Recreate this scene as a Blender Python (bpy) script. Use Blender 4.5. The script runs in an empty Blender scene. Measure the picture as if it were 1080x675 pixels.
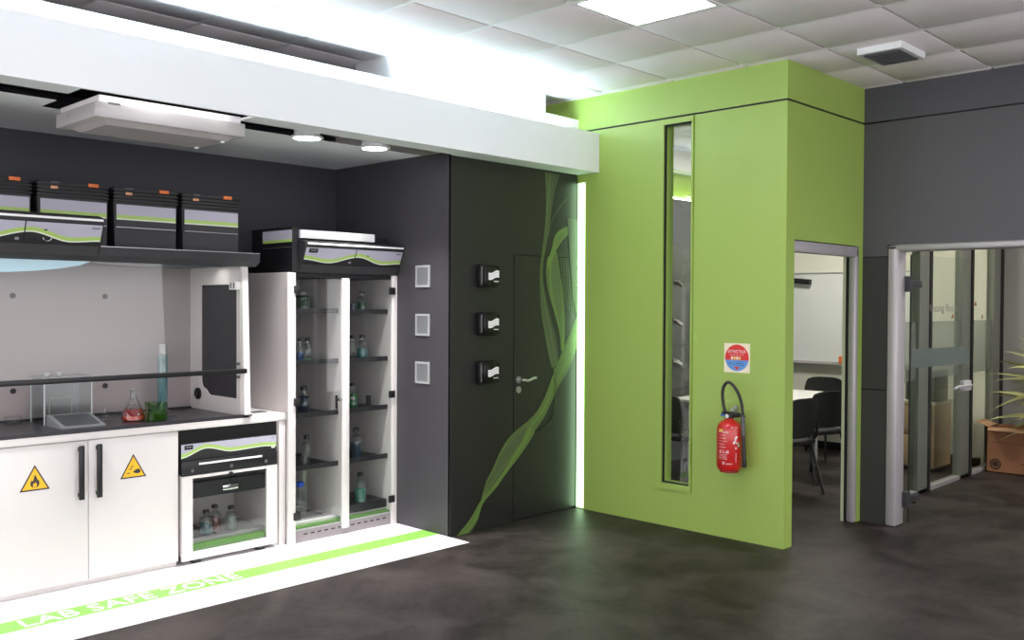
import bpy, bmesh, math, random
from mathutils import Vector, Matrix
random.seed(7)
D = bpy.data
C = bpy.context.scene.collection
SC = bpy.context.scene

# ------------------------------------------------------------------ camera
yaw, pitch, roll = 0.770432749, -0.0176459, 0.0049645
fw = Vector((math.cos(pitch)*math.cos(yaw), math.cos(pitch)*math.sin(yaw), math.sin(pitch)))
r0 = fw.cross(Vector((0, 0, 1))).normalized(); u0 = r0.cross(fw)
rt = r0*math.cos(roll) + u0*math.sin(roll); up = u0*math.cos(roll) - r0*math.sin(roll)
cd = D.cameras.new('camera'); cam = D.objects.new('camera', cd); C.objects.link(cam)
M = Matrix((rt, up, -fw)).transposed().to_4x4(); M.translation = Vector((0, 0, 1.63))
cam.matrix_world = M
cd.sensor_width = 36; cd.lens = 991.31/1080*36; cd.clip_start = 0.05; cd.clip_end = 100
SC.camera = cam

# ------------------------------------------------------------------ world, exposure
w = D.worlds.new('world'); SC.world = w; w.use_nodes = True
w.node_tree.nodes['Background'].inputs[0].default_value = (0.87, 0.84, 0.87, 1)
w.node_tree.nodes['Background'].inputs[1].default_value = 1.5
SC.view_settings.view_transform = 'Standard'; SC.view_settings.look = 'None'
SC.view_settings.gamma = 1; SC.view_settings.use_curve_mapping = False
SC.view_settings.exposure = 1.1
POW = dict(cove=29.0, panel=9.0, corner=3.0, spot=120.0, hole=3.5, hood=2.2, meet=34.0, slit=5.0, lobby=30.0)

# ------------------------------------------------------------------ materials
def lin(h):
    h = h.lstrip('#'); v = [int(h[i:i+2], 16)/255 for i in (0, 2, 4)]
    return tuple((c/12.92 if c <= .04045 else ((c+.055)/1.055)**2.4) for c in v) + (1,)
MATS = {}
def mat(name, col, rough=.5, metal=0, spec=.5, emit=None, es=0, noise=0, nscale=20, bump=0, coat=0):
    if name in MATS: return MATS[name]
    m = D.materials.new(name); m.use_nodes = True; nt = m.node_tree; b = nt.nodes['Principled BSDF']
    c = lin(col); b.inputs['Base Color'].default_value = c
    b.inputs['Roughness'].default_value = rough; b.inputs['Metallic'].default_value = metal
    b.inputs['Specular IOR Level'].default_value = spec; b.inputs['Coat Weight'].default_value = coat
    if emit: b.inputs['Emission Color'].default_value = lin(emit); b.inputs['Emission Strength'].default_value = es
    if noise or bump:
        tc = nt.nodes.new('ShaderNodeTexCoord'); n = nt.nodes.new('ShaderNodeTexNoise')
        n.inputs['Scale'].default_value = nscale; n.inputs['Detail'].default_value = 4
        nt.links.new(tc.outputs['Object'], n.inputs['Vector'])
        if noise:
            mx = nt.nodes.new('ShaderNodeMix'); mx.data_type = 'RGBA'
            mx.inputs[6].default_value = tuple(x*(1-noise) for x in c[:3])+(1,)
            mx.inputs[7].default_value = tuple(min(1, x*(1+noise)) for x in c[:3])+(1,)
            nt.links.new(n.outputs['Fac'], mx.inputs[0]); nt.links.new(mx.outputs[2], b.inputs['Base Color'])
        if bump:
            bp = nt.nodes.new('ShaderNodeBump'); bp.inputs['Strength'].default_value = bump; bp.inputs['Distance'].default_value = .002
            nt.links.new(n.outputs['Fac'], bp.inputs['Height']); nt.links.new(bp.outputs['Normal'], b.inputs['Normal'])
    MATS[name] = m; return m
def glass(name, tint='#ffffff', gl=.08, edge=.0, rough=.02, frost=0, fcol='#c8ccc8'):
    """thin clear pane: tinted transparency, fresnel gloss, optional frosted diffuse share"""
    if name in MATS: return MATS[name]
    m = D.materials.new(name); m.use_nodes = True; nt = m.node_tree; nt.nodes.clear()
    o = nt.nodes.new('ShaderNodeOutputMaterial'); t = nt.nodes.new('ShaderNodeBsdfTransparent'); t.inputs[0].default_value = lin(tint)
    g = nt.nodes.new('ShaderNodeBsdfGlossy'); g.inputs['Roughness'].default_value = rough
    lw = nt.nodes.new('ShaderNodeLayerWeight'); lw.inputs[0].default_value = .35
    mp = nt.nodes.new('ShaderNodeMath'); mp.operation = 'MULTIPLY_ADD'; mp.inputs[1].default_value = edge; mp.inputs[2].default_value = gl
    nt.links.new(lw.outputs['Facing'], mp.inputs[0])
    mx = nt.nodes.new('ShaderNodeMixShader'); nt.links.new(mp.outputs[0], mx.inputs[0])
    nt.links.new(t.outputs[0], mx.inputs[1]); nt.links.new(g.outputs[0], mx.inputs[2]); last = mx
    if frost:
        d = nt.nodes.new('ShaderNodeBsdfDiffuse'); d.inputs[0].default_value = lin(fcol)
        tl = nt.nodes.new('ShaderNodeBsdfTranslucent'); tl.inputs[0].default_value = lin(fcol)
        ad = nt.nodes.new('ShaderNodeMixShader'); nt.links.new(d.outputs[0], ad.inputs[1]); nt.links.new(tl.outputs[0], ad.inputs[2])
        m2 = nt.nodes.new('ShaderNodeMixShader'); m2.inputs[0].default_value = frost
        nt.links.new(mx.outputs[0], m2.inputs[1]); nt.links.new(ad.outputs[0], m2.inputs[2]); last = m2
    nt.links.new(last.outputs[0], o.inputs[0]); MATS[name] = m; return m
def liquid(name, col):
    return glass(name, '#'+''.join('%02x' % int(255-(255-int(col[i:i+2], 16))*.6) for i in (1, 3, 5)), .03, .08, .05, .5, col)

def floor_mat():
    m = D.materials.new('vinyl_floor'); m.use_nodes = True; nt = m.node_tree; b = nt.nodes['Principled BSDF']
    tc = nt.nodes.new('ShaderNodeTexCoord')
    n1 = nt.nodes.new('ShaderNodeTexNoise'); n1.inputs['Scale'].default_value = 2.2; n1.inputs['Detail'].default_value = 5; n1.inputs['Roughness'].default_value = .6; n1.inputs['Distortion'].default_value = .6
    n2 = nt.nodes.new('ShaderNodeTexNoise'); n2.inputs['Scale'].default_value = 26; n2.inputs['Detail'].default_value = 3
    nt.links.new(tc.outputs['Object'], n1.inputs[0]); nt.links.new(tc.outputs['Object'], n2.inputs[0])
    a = nt.nodes.new('ShaderNodeMath'); a.operation = 'MULTIPLY_ADD'; a.inputs[1].default_value = .22
    nt.links.new(n2.outputs['Fac'], a.inputs[0]); nt.links.new(n1.outputs['Fac'], a.inputs[2])
    r = nt.nodes.new('ShaderNodeValToRGB'); r.color_ramp.elements[0].position = .48; r.color_ramp.elements[1].position = .76
    r.color_ramp.elements[0].color = lin('#231d1c'); r.color_ramp.elements[1].color = lin('#433c3a')
    nt.links.new(a.outputs[0], r.inputs[0]); nt.links.new(r.outputs[0], b.inputs['Base Color'])
    b.inputs['Roughness'].default_value = .50; b.inputs['Specular IOR Level'].default_value = .22
    bp = nt.nodes.new('ShaderNodeBump'); bp.inputs['Strength'].default_value = .12; bp.inputs['Distance'].default_value = .002
    nt.links.new(n2.outputs['Fac'], bp.inputs['Height']); nt.links.new(bp.outputs[0], b.inputs['Normal'])
    return m
FLOOR = floor_mat()
GREEN = mat('green_paint', '#9ab657', .45, bump=.06, nscale=60)
DARK = mat('charcoal_panel', '#20201f', .42, noise=.06, nscale=3)
DARKR = mat('charcoal_wall', '#4f4f52', .5, noise=.04, nscale=3)
DARKB = mat('alcove_paint', '#33333b', .6, noise=.05, nscale=3)
PILLAR = mat('pillar_paint', '#3c3a3e', .5, noise=.05, nscale=3)
WHITE = mat('white_paint', '#e9ecec', .5)
CABW = mat('white_laminate', '#dcd7d5', .35)
BEAM = mat('beam_white', '#e6eaea', .6)
TILE = mat('mineral_tile', '#f6eef0', .9, noise=.05, nscale=90, bump=.25)
TBAR = mat('white_grid_bar', '#f2f2f2', .5)
GAP = mat('shadow_gap', '#3a3836', .9)
SEAM = mat('black_seam', '#141414', .7)
STEEL = mat('brushed_steel', '#b9b7ba', .32, .85)
ALU = mat('silver_lacquer', '#b4b1b4', .38, .35)
CHROME = mat('chrome', '#d8d8d8', .15, 1)
BLACK = mat('black_plastic', '#17171a', .4)
BLACKM = mat('black_metal', '#17171b', .45, noise=.1, nscale=40)
CHAR = mat('charcoal_plastic', '#212124', .5)
GREYP = mat('dark_grey_plastic', '#57565a', .5)
LAV = mat('lavender_grey_print', '#b6b4c4', .4)
LIME = mat('lime_print', '#a9c96a', .4)
PALE = mat('pale_print', '#dfe6d2', .4)
LGREEN = mat('grass_green', '#587f40', .5)
INNER = mat('inner_white', '#cfc8c6', .45)
LINER = mat('hood_liner', '#9e9393', .5)
WALLC = mat('cream_wall', '#dddbd0', .7)
ORANGE = mat('orange_clip', '#e8793a', .4)
YELLOW = mat('warning_yellow', '#f0bd2c', .45)
RED = mat('extinguisher_red', '#c21f1c', .28, coat=.4)
PRINTW = mat('white_print', '#f2f2f2', .5)
CARD = mat('brown_cardboard', '#9a6b4c', .8, noise=.08, nscale=12)
BLUE = mat('blue_cap', '#1d55c8', .35)
LEAF = mat('palm_leaf', '#b0b374', .5, noise=.25, nscale=9)
PANE = glass('clear_pane', '#fafcfb', .03, .06)
PANEG = glass('grey_green_pane', '#f6f8f3', .03, .06)
SIDEG = glass('grey_reflection_pane', '#77777c', .05, .06, .02, .45, '#6a686c')  # grey diffuse share paints in the reflection on the hood side pane
FROST = glass('frosted_film', '#ffffff', .02, 0, .3, .38, '#8d958f')
FROSTD = glass('dense_frosted_film', '#ffffff', .02, 0, .3, .62, '#7d8784')
VESSEL = glass('vessel_glass', '#f4f8f7', .06, .6, .03)
ACRYL = glass('acrylic', '#f2f5f5', .02, .15, .06)
def emis(name, col, s):
    m = mat(name, col, .6, emit=col, es=s); return m

# ------------------------------------------------------------------ mesh builder
class MB:
    def __init__(s): s.v = []; s.f = []; s.mi = []
    def add(s, vs, fs, mi=0):
        o = len(s.v); s.v += [tuple(v) for v in vs]; s.f += [tuple(i+o for i in f) for f in fs]; s.mi += [mi]*len(fs); return s
    def box(s, x0, y0, z0, x1, y1, z1, mi=0, bev=0):
        if x0 > x1: x0, x1 = x1, x0
        if y0 > y1: y0, y1 = y1, y0
        if z0 > z1: z0, z1 = z1, z0
        if bev:
            bm = bmesh.new(); bmesh.ops.create_cube(bm, size=1)
            for v in bm.verts: v.co = Vector((x0+(v.co.x+.5)*(x1-x0), y0+(v.co.y+.5)*(y1-y0), z0+(v.co.z+.5)*(z1-z0)))
            bmesh.ops.bevel(bm, geom=bm.edges[:], offset=bev, segments=2, profile=.5, affect='EDGES')
            bm.verts.index_update(); s.add([v.co[:] for v in bm.verts], [[v.index for v in f.verts] for f in bm.faces], mi); bm.free(); return s
        return s.add([(x0,y0,z0),(x1,y0,z0),(x1,y1,z0),(x0,y1,z0),(x0,y0,z1),(x1,y0,z1),(x1,y1,z1),(x0,y1,z1)],
                     [(3,2,1,0),(4,5,6,7),(0,1,5,4),(1,2,6,5),(2,3,7,6),(3,0,4,7)], mi)
    def prism(s, pts, ax, a, b, mi=0):
        """extrude polygon pts (2D) along axis ax from a to b; 2D coords are the other two axes in xyz order"""
        def mk(p, t):
            return {'x': (t, p[0], p[1]), 'y': (p[0], t, p[1]), 'z': (p[0], p[1], t)}[ax]
        n = len(pts); vs = [mk(p, a) for p in pts]+[mk(p, b) for p in pts]
        fs = [tuple(range(n))[::-1], tuple(range(n, 2*n))]+[(i, (i+1) % n, n+(i+1) % n, n+i) for i in range(n)]
        return s.add(vs, fs, mi)
    def tube(s, path, r, seg=10, mi=0, closed=False):
        path = [Vector(p) for p in path]; n = len(path); rs = r if isinstance(r, (list, tuple)) else [r]*n
        vs = []; ref = None
        for i, p in enumerate(path):
            if closed: t = (path[(i+1) % n]-path[i-1]).normalized()
            else: t = (path[min(i+1, n-1)]-path[max(i-1, 0)]).normalized()
            if ref is None: ref = Vector((0, 0, 1)) if abs(t.z) < .9 else Vector((1, 0, 0))
            a = t.cross(ref).normalized(); b = a.cross(t).normalized(); ref = b
            for k in range(seg):
                th = 2*math.pi*k/seg; vs.append(p+(a*math.cos(th)+b*math.sin(th))*rs[i])
        fs = []
        for i in range(n if closed else n-1):
            j = (i+1) % n
            for k in range(seg): fs.append((i*seg+k, i*seg+(k+1) % seg, j*seg+(k+1) % seg, j*seg+k))
        if not closed: fs += [tuple(range(seg))[::-1], tuple(range((n-1)*seg, n*seg))]
        return s.add(vs, fs, mi)
    def lathe(s, cx, cy, prof, seg=24, mi=0, cap=True):
        n = len(prof); vs = [(cx+r*math.cos(2*math.pi*k/seg), cy+r*math.sin(2*math.pi*k/seg), z) for r, z in prof for k in range(seg)]
        fs = [(i*seg+k, i*seg+(k+1) % seg, (i+1)*seg+(k+1) % seg, (i+1)*seg+k) for i in range(n-1) for k in range(seg)]
        if cap: fs += [tuple(range(seg))[::-1], tuple(range((n-1)*seg, n*seg))]
        return s.add(vs, fs, mi)
    def disc(s, c, n, r, th, seg=16, mi=0):
        c = Vector(c); n = Vector(n).normalized(); return s.tube([c, c+n*th], r, seg, mi)
    def build(s, name, mats, parent=None, kind=None, label=None):
        if not isinstance(mats, (list, tuple)): mats = [mats]
        off = Vector((0, 0, 0))
        p = parent
        while p is not None: off += p.location; p = p.parent
        if parent is None and s.v:      # origin at the base centre
            xs, ys, zs = zip(*s.v); off = Vector(((min(xs)+max(xs))/2, (min(ys)+max(ys))/2, min(zs)))
        me = D.meshes.new(name)
        me.from_pydata([(v[0]-off.x, v[1]-off.y, v[2]-off.z) for v in s.v], [], s.f)
        for m in mats: me.materials.append(m)
        me.polygons.foreach_set('material_index', s.mi)
        me.polygons.foreach_set('use_smooth', [True]*len(s.f)); me.update()
        me.set_sharp_from_angle(angle=math.radians(32))
        o = D.objects.new(name, me); C.objects.link(o)
        if parent is None: o.location = off
        else: o.parent = parent
        if kind: o['kind'] = kind
        if label: o['label'] = label
        return o
def tag(o, label, cat, group=None, kind=None):
    o['label'] = label; o['category'] = cat
    if group: o['group'] = group
    if kind: o['kind'] = kind
    return o
def thing(name, label, cat, loc=(0, 0, 0), group=None, kind=None):
    o = D.objects.new(name, None); C.objects.link(o); o.location = loc; o.empty_display_size = .05
    return tag(o, label, cat, group, kind)
def copy_tree(o, parent=None):
    c = o.copy(); C.objects.link(c); c.parent = parent
    for ch in list(o.children): copy_tree(ch, c)
    return c
def B(*a, **k): return MB().box(*a, **k)
def text_geo(txt, h, offset=0.0, width=None):
    """flat lettering as (verts, faces) in local x/y, cap height h"""
    cu = D.curves.new('lettering', 'FONT'); cu.body = txt; cu.size = 1; cu.offset = offset; cu.resolution_u = 3; cu.space_character = 1.06
    o = D.objects.new('lettering', cu); C.objects.link(o)
    dg = bpy.context.evaluated_depsgraph_get(); me = D.meshes.new_from_object(o.evaluated_get(dg))
    vs = [tuple(v.co) for v in me.vertices]; fs = [tuple(p.vertices) for p in me.polygons]
    D.objects.remove(o); D.meshes.remove(me); D.curves.remove(cu)
    xs = [v[0] for v in vs]; ys = [v[1] for v in vs]; sy = h/(max(ys)-min(ys)); sx = sy if width is None else width/(max(xs)-min(xs))
    return [((v[0]-min(xs))*sx, (v[1]-min(ys))*sy) for v in vs], fs
def letter(mb, txt, h, f, mi=0, offset=0.0, width=None):
    vs, fs = text_geo(txt, h, offset, width); mb.add([f(x, y) for x, y in vs], fs, mi); return mb

ZC = 3.255
# ================================================================== LARGE STRUCTURE
fl = B(-3.5, -3.5, -.1, 12, 9, 0).build('floor', FLOOR); tag(fl, 'dark taupe mottled vinyl floor', 'floor', kind='structure')

# ---- tiled ceiling
ce = thing('ceiling', 'white suspended tile ceiling with dark joints and white cross bars', 'ceiling', (4, 2, ZC), kind='structure')
B(-3.5, -3.5, ZC+.03, 12, 9, ZC+.1).build('ceiling_deck', GAP, ce)
GX = [4.475+.6*k for k in range(-9, 12)]; GY = [3.345+.6*k for k in range(-8, 8)]
tile_me = None; bar = MB()
LAMPCELLS = {(round(4.475+.6*i, 2), round(3.345+.6*j, 2)) for i, j in ((-1, -1), (-5, -1), (-1, -6), (-5, -6), (2, -6), (6, 1))}
for x in GX:
    for y in GY:
        cx, cy = x+.3, y+.3
        if cx > 10.6: continue
        if 4.9 < cx < 5.9 and cy > 6: continue
        if (round(x, 2), round(y, 2)) in LAMPCELLS: continue
        if tile_me is None:
            t0 = B(x+.012, y+.009, ZC-.004, x+.588, y+.591, ZC+.016, bev=.003).build('ceiling_tile', TILE, ce)
            # re-centre so that copies can share the mesh
            for v in t0.data.vertices: v.co -= Vector((cx-4, cy-2, 0))
            t0.location = (cx-4, cy-2, 0); tile_me = t0.data
        else:
            o = D.objects.new('ceiling_tile', tile_me); C.objects.link(o); o.parent = ce; o.location = (cx-4, cy-2, 0)
for x in GX: bar.box(x-.011, GY[0], ZC-.004, x+.011, 8, ZC+.012)
bar.build('grid_bar', TBAR, ce, kind='stuff')
# runs of dark joint lie open between the tiles in the other direction

# ---- alcove (dark niche of the laboratory)
o = B(-1.0, 6.2, 0, 4.376, 6.3, 2.95).build('wall_back', DARKB); tag(o, 'dark slate back wall of the laboratory niche', 'wall', kind='structure')
pil = thing('wall_pillar', 'charcoal block beside the laboratory niche carrying the hidden door', 'wall', (5, 5.5, 0), kind='structure')
MB().box(4.376, 4.845, 0, 4.385, 6.2, 2.68).build('side_panel', PILLAR, pil)
MB().box(4.385, 4.86, 0, 5.72, 6.3, 2.66).build('core', SEAM, pil)
# front skin: fixed panel left of the door, top panel, panel right of door
MB().box(4.376, 4.84, 0, 5.003, 4.86, 2.664).box(5.003, 4.84, 1.994, 5.722, 4.86, 2.664).build('front_panel', DARK, pil)
d1 = thing('door_1', 'flush charcoal door leaf hidden in the dark wall with steel lever', 'door', (5.0, 4.84, 0), kind='structure')
B(5.010, 4.84, .02, 5.718, 4.858, 1.988).build('door_leaf', DARK, d1)
h = MB().disc((5.057, 4.84, 1.061), (0, -1, 0), .026, .008, 20).tube([(5.057, 4.832, 1.061), (5.057, 4.79, 1.061), (5.075, 4.785, 1.060), (5.105, 4.785, 1.052), (5.14, 4.785, 1.060), (5.17, 4.785, 1.070), (5.195, 4.785, 1.070)], .0095, 10)
h.build('door_handle', STEEL, d1, label='brushed steel wave shaped lever handle')
MB().disc((5.057, 4.84, .987), (0, -1, 0), .026, .008, 20).box(5.053, 4.829, .977, 5.061, 4.834, .997).build('lock_rose', STEEL, d1)

# ---- beam with hollow cove, alcove ceiling
o = thing('trim_1', 'long white beam hanging below the ceiling above the laboratory niche', 'beam', (3, 4.7, 2.65), kind='structure')
B(-1, 4.63, 2.652, 5.737, 4.65, 2.955).build('fascia', BEAM, o)
m = MB()
for a, b, yy in ((-1, 1.81, 4.812), (2.74, 4.376, 4.812), (4.376, 5.737, 4.84)): m.box(a, 4.65, 2.652, b, yy, 2.664)
m.build('soffit_board', BEAM, o)
B(-1, 4.65, 2.94, 5.737, 4.838, 2.95).build('cove_shelf', WHITE, o)
o = thing('ceiling_niche', 'white lowered ceiling board of the laboratory niche with dark slot', 'ceiling', (2, 5.6, 2.68), kind='structure')
m = MB().box(-1, 5.155, 2.68, 1.88, 6.2, 2.683).box(1.88, 5.39, 2.68, 2.85, 6.2, 2.683).box(2.85, 5.155, 2.68, 4.376, 6.2, 2.683)
m.build('niche_board', BEAM, o)
B(-1, 4.85, 2.93, 4.376, 6.2, 2.94).build('void_deck', SEAM, o)
o = thing('wall_riser', 'white upstand wall above the beam with openings under the ceiling', 'wall', (3, 4.84, 2.66), kind='structure')
B(-1, 4.84, 2.70, 5.737, 4.848, 3.087).build('upstand', WHITE, o)
B(3.87, 4.84, 3.087, 5.342, 5.25, 3.253).build('infill_block', WHITE, o)
B(-1, 6.3, 2.9, 5.737, 6.4, 3.27).build('rear_board', TILE, o)

# ---- green volume
g = thing('wall_green_front', 'lime green panelled wall with slit window and fire extinguisher', 'wall', (5.8, 4, 0), kind='structure')
wy0, wy1, wz0, wz1 = 3.763, 4.070, .273, 2.977      # window outer trim
m = MB().box(5.737, 3.04, 0, 5.85, wy0-.003, 2.983).box(5.737, wy1+.003, 0, 5.85, 6.3, 2.983).box(5.737, wy0-.003, 0, 5.85, wy1+.003, wz0-.003).box(5.737, wy0, wz1, 5.85, wy1, 2.983)
m.build('panelling', GREEN, g)
B(5.737, 3.04, 2.997, 5.85, 6.3, ZC+.02).build('frieze', GREEN, g)
B(5.745, 3.048, 2.983, 5.85, 6.3, 2.997).build('shadow_joint', SEAM, g)
wn = thing('window_1', 'tall slit window with lime green frame in the green wall', 'window', (5.737, 3.9, .27), kind='structure')
m = MB().box(5.722, wy0, wz0, 5.85, wy0+.012, wz1).box(5.722, wy1-.055, wz0, 5.85, wy1, wz1).box(5.722, wy0+.012, wz0, 5.85, wy1-.055, wz0+.045).box(5.722, wy0+.012, wz1-.035, 5.85, wy1-.055, wz1)
m.build('window_frame', GREEN, wn)
ya, yb, za, zb = wy0+.012, wy1-.055, wz0+.045, wz1-.035
m = MB().box(5.735, ya, za, 5.752, ya+.004, zb).box(5.735, yb-.006, za, 5.757, yb, zb).box(5.735, ya, za, 5.757, yb, za+.010).box(5.735, ya, zb-.012, 5.757, yb, zb)
m.build('gasket', SEAM, wn, label='black rubber gasket')
B(5.785, ya, za, 5.791, yb-.008, zb).build('pane', PANE, wn)
m = MB().box(5.757, yb-.008, za, 5.80, yb, zb); m.build('inner_bead', GREEN, wn)

g = thing('wall_green_side', 'lime green side wall with the meeting room doorway', 'wall', (6.3, 3.1, 0), kind='structure')
m = MB().box(5.85, 3.04, 2.07, 6.92, 3.145, 2.983).box(6.853, 3.04, 0, 6.92, 3.142, 2.07)
m.build('panelling', GREEN, g)
B(5.85, 3.04, 2.997, 6.92, 3.27, ZC+.02).build('frieze', GREEN, g)
B(5.85, 3.048, 2.983, 6.92, 3.27, 2.997).build('shadow_joint', SEAM, g)
d2 = thing('door_2', 'open doorway with rounded silver frame in the green side wall', 'door', (6.35, 3.1, 0), kind='structure')
def rprof(mb, ax, a, b, c0, c1, d0, d1):
    """rounded silver frame bar: box with eased edges"""
    if ax == 'x': mb.box(a, c0, d0, b, c1, d1, bev=.018)
    elif ax == 'y': mb.box(c0, a, d0, c1, b, d1, bev=.018)
    else: mb.box(c0, d0, a, c1, d1, b, bev=.018)
    return mb
m = MB(); rprof(m, 'z', 0, 2.07, 6.80, 6.853, 3.035, 3.098); rprof(m, 'x', 5.852, 6.853, 3.035, 3.095, 1.985, 2.066)
m.build('door_frame', ALU, d2)
B(6.815, 3.098, 0, 6.853, 3.12, 2.0).build('gasket', SEAM, d2)
B(6.81, 3.12, 0, 6.853, 3.142, 2.0).build('inner_jamb', mat('jamb_pale', '#c4cdb0', .4), d2)
B(5.852, 3.098, 2.0, 6.853, 3.142, 2.06).build('inner_head', SEAM, d2)

# ---- dark wall to the right with portal
g = thing('wall_dark_right', 'charcoal panelled wall above and beside the glazed portal', 'wall', (6.97, 2.5, 0), kind='structure')
XW = 6.92
MB().box(XW, 2.85, 0, XW+.10, 3.142, .995).box(XW, 2.85, 1.003, XW+.10, 3.142, 1.985).build('lower_panel', mat('charcoal_lower', '#333331', .5), g)
m = MB().box(XW, 2.85, 1.993, XW+.10, 3.142, 2.983).box(XW, -3.5, 2.075, XW+.10, 2.85, 2.983).box(XW, -3.5, 0, XW+.1, .6, 2.075)
m.build('panelling', DARKR, g)
m = MB().box(XW, -3.5, 2.995, XW+.10, 3.142, ZC+.02); m.build('frieze', mat('charcoal_frieze', '#4b4b52', .5), g)
B(XW+.012, 2.86, 0, XW+.09, 3.15, ZC).build('backing', SEAM, g)
B(XW+.012, -3.5, 2.90, XW+.09, 3.1, 3.02).build('shadow_joint', SEAM, g)
p = thing('trim_2', 'wide rounded silver portal frame in the charcoal wall', 'frame', (6.95, 2, 0), kind='structure')
m = MB(); rprof(m, 'z', 0, 2.075, XW-.02, XW+.14, 2.765, 2.845); rprof(m, 'y', .6, 2.845, XW-.02, XW+.14, 2.025, 2.075); rprof(m, 'z', 0, 2.075, XW-.02, XW+.14, .6, .68)
m.build('portal_frame', ALU, p)

# ---- meeting room and lobby shell
o = B(10.12, 3.17, 0, 10.2, 8, ZC+.02).build('wall_meeting_far', WALLC); tag(o, 'cream far wall of the meeting room behind the whiteboard', 'wall', kind='structure')
o = B(10.10, 3.2, 0, 10.12, 8, .085).build('baseboard_far', BLACK); tag(o, 'black skirting at the foot of the cream far wall', 'baseboard', kind='structure')
g = thing('wall_meeting_left', 'dark grey wall with lit green band above in the meeting room', 'wall', (8, 5.7, 0), kind='structure')
B(5.85, 5.6, 0, 10.12, 5.7, 2.72).build('dark_panel', mat('meeting_grey', '#5d6062', .6), g)
B(5.85, 5.72, 2.72, 10.12, 5.8, 3.27).build('green_band', GREEN, g)
B(5.85, 5.55, 3.02, 10.12, 5.72, 3.25).build('pelmet', WHITE, g)
B(5.86, 5.64, 2.735, 10.1, 5.66, 2.75).build('light_strip', emis('meeting_strip', '#f4ffe8', POW['slit']), g)
o = B(10.40, -3.5, 0, 10.5, 3.17, ZC+.02).build('wall_lobby_end', mat('lobby_grey', '#8d8d89', .7)); tag(o, 'grey end wall of the lobby behind the palm', 'wall', kind='structure')
o = B(7.02, 3.07, 2.45, 10.4, 3.17, ZC+.02).build('wall_over_glazing', mat('lobby_white', '#b9b7ac', .7)); tag(o, 'pale wall strip above the glass partition', 'wall', kind='structure')

# ---- glass partition
gp = thing('window_2', 'framed glass partition with frosted band between lobby and meeting room', 'window', (9, 3.14, 0), kind='structure')
fr = [(7.02, 7.10), (8.20, 8.42), (9.24, 9.46), (10.15, 10.40)]
for a, b in fr: B(a, 3.10, 0, b, 3.17, 2.45).build('mullion', mat('grey_green_lacquer', '#777a72', .4, .2), gp)
for a, b in ((8.42, 8.46), (9.46, 9.51), (10.34, 10.40)): B(a, 3.085, 0, b, 3.165, 2.45).build('dark_strip', SEAM, gp)  # black strip at the right of a mullion
B(7.02, 3.10, 0, 10.4, 3.17, .035).build('bottom_rail', ALU, gp); B(7.02, 3.10, 2.42, 10.4, 3.17, 2.45).build('top_rail', ALU, gp)
for a, b in ((7.10, 8.20), (8.46, 9.24), (9.51, 10.15)):
    B(a, 3.13, .035, b, 3.138, 2.42).build('pane', PANEG, gp); B(a, 3.124, .985, b, 3.127, 1.488).build('frosted_band', FROST, gp)
for x, z, w_ in ((9.05, 1.512, .07), (9.66, 1.63, .06), (9.86, 1.505, .05)):
    MB().prism([(x-w_/2, z), (x+w_/2, z), (x+w_*.15, z+.045)], 'y', 3.12, 3.124).build('sticker', mat('brown_sticker', '#8f6048', .6), gp, label='small brown triangular sticker')

# frameless glass leaf hinged on the portal, swung open into the lobby
a = math.radians(-9); hx, hy = 7.08, 2.74
d3 = thing('door_3', 'frameless glass door leaf swung open at the silver portal', 'door', (hx, hy, 0), kind='structure')
L = .86
def loc(mb, name, m, label=None):
    e = mb.build(name, m, None, label=label); e.parent = d3; return e
loc(B(0, -.005, .012, L, .005, 2.005), 'glass_leaf', PANE)
loc(B(-.004, -.006, .012, 0, .006, 2.005), 'edge_strip', SEAM)
loc(B(.01, -.0085, 1.164, L-.005, -.0055, 1.305), 'frosted_strip', FROSTD, 'dense grey frosted strip')
for z in (1.76, .16):
    loc(B(-.03, -.016, z, .13, .016, z+.055, bev=.004).box(-.06, -.03, z-.03, -.028, .03, z+.085), 'hinge', mat('hinge_grey', '#4a4c4e', .35, .6))
loc(B(L-.10, -.02, .955, L+.01, .02, 1.035, bev=.006).tube([(L-.05, -.02, 1.0), (L-.05, -.048, 1.0), (L-.10, -.052, 1.0), (L-.25, -.052, 1.0), (L-.31, -.052, .985)], .011, 8), 'door_handle', mat('lever_steel', '#c0c0c2', .35, .3))
m = MB(); letter(m, 'Meeting Room', .075, lambda x, y: (.22+x, -.007, 1.565+y), width=.44); loc(m, 'lettering', mat('etched_print', '#6e6f6b', .8))
d3.rotation_euler.z = a
o = MB().lathe(7.86, 3.0, [(.02, 0), (.022, .02), (.015, .035)], 12).build('door_stop', BLACK); tag(o, 'small black door stop on the lobby floor', 'door stop')
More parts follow.
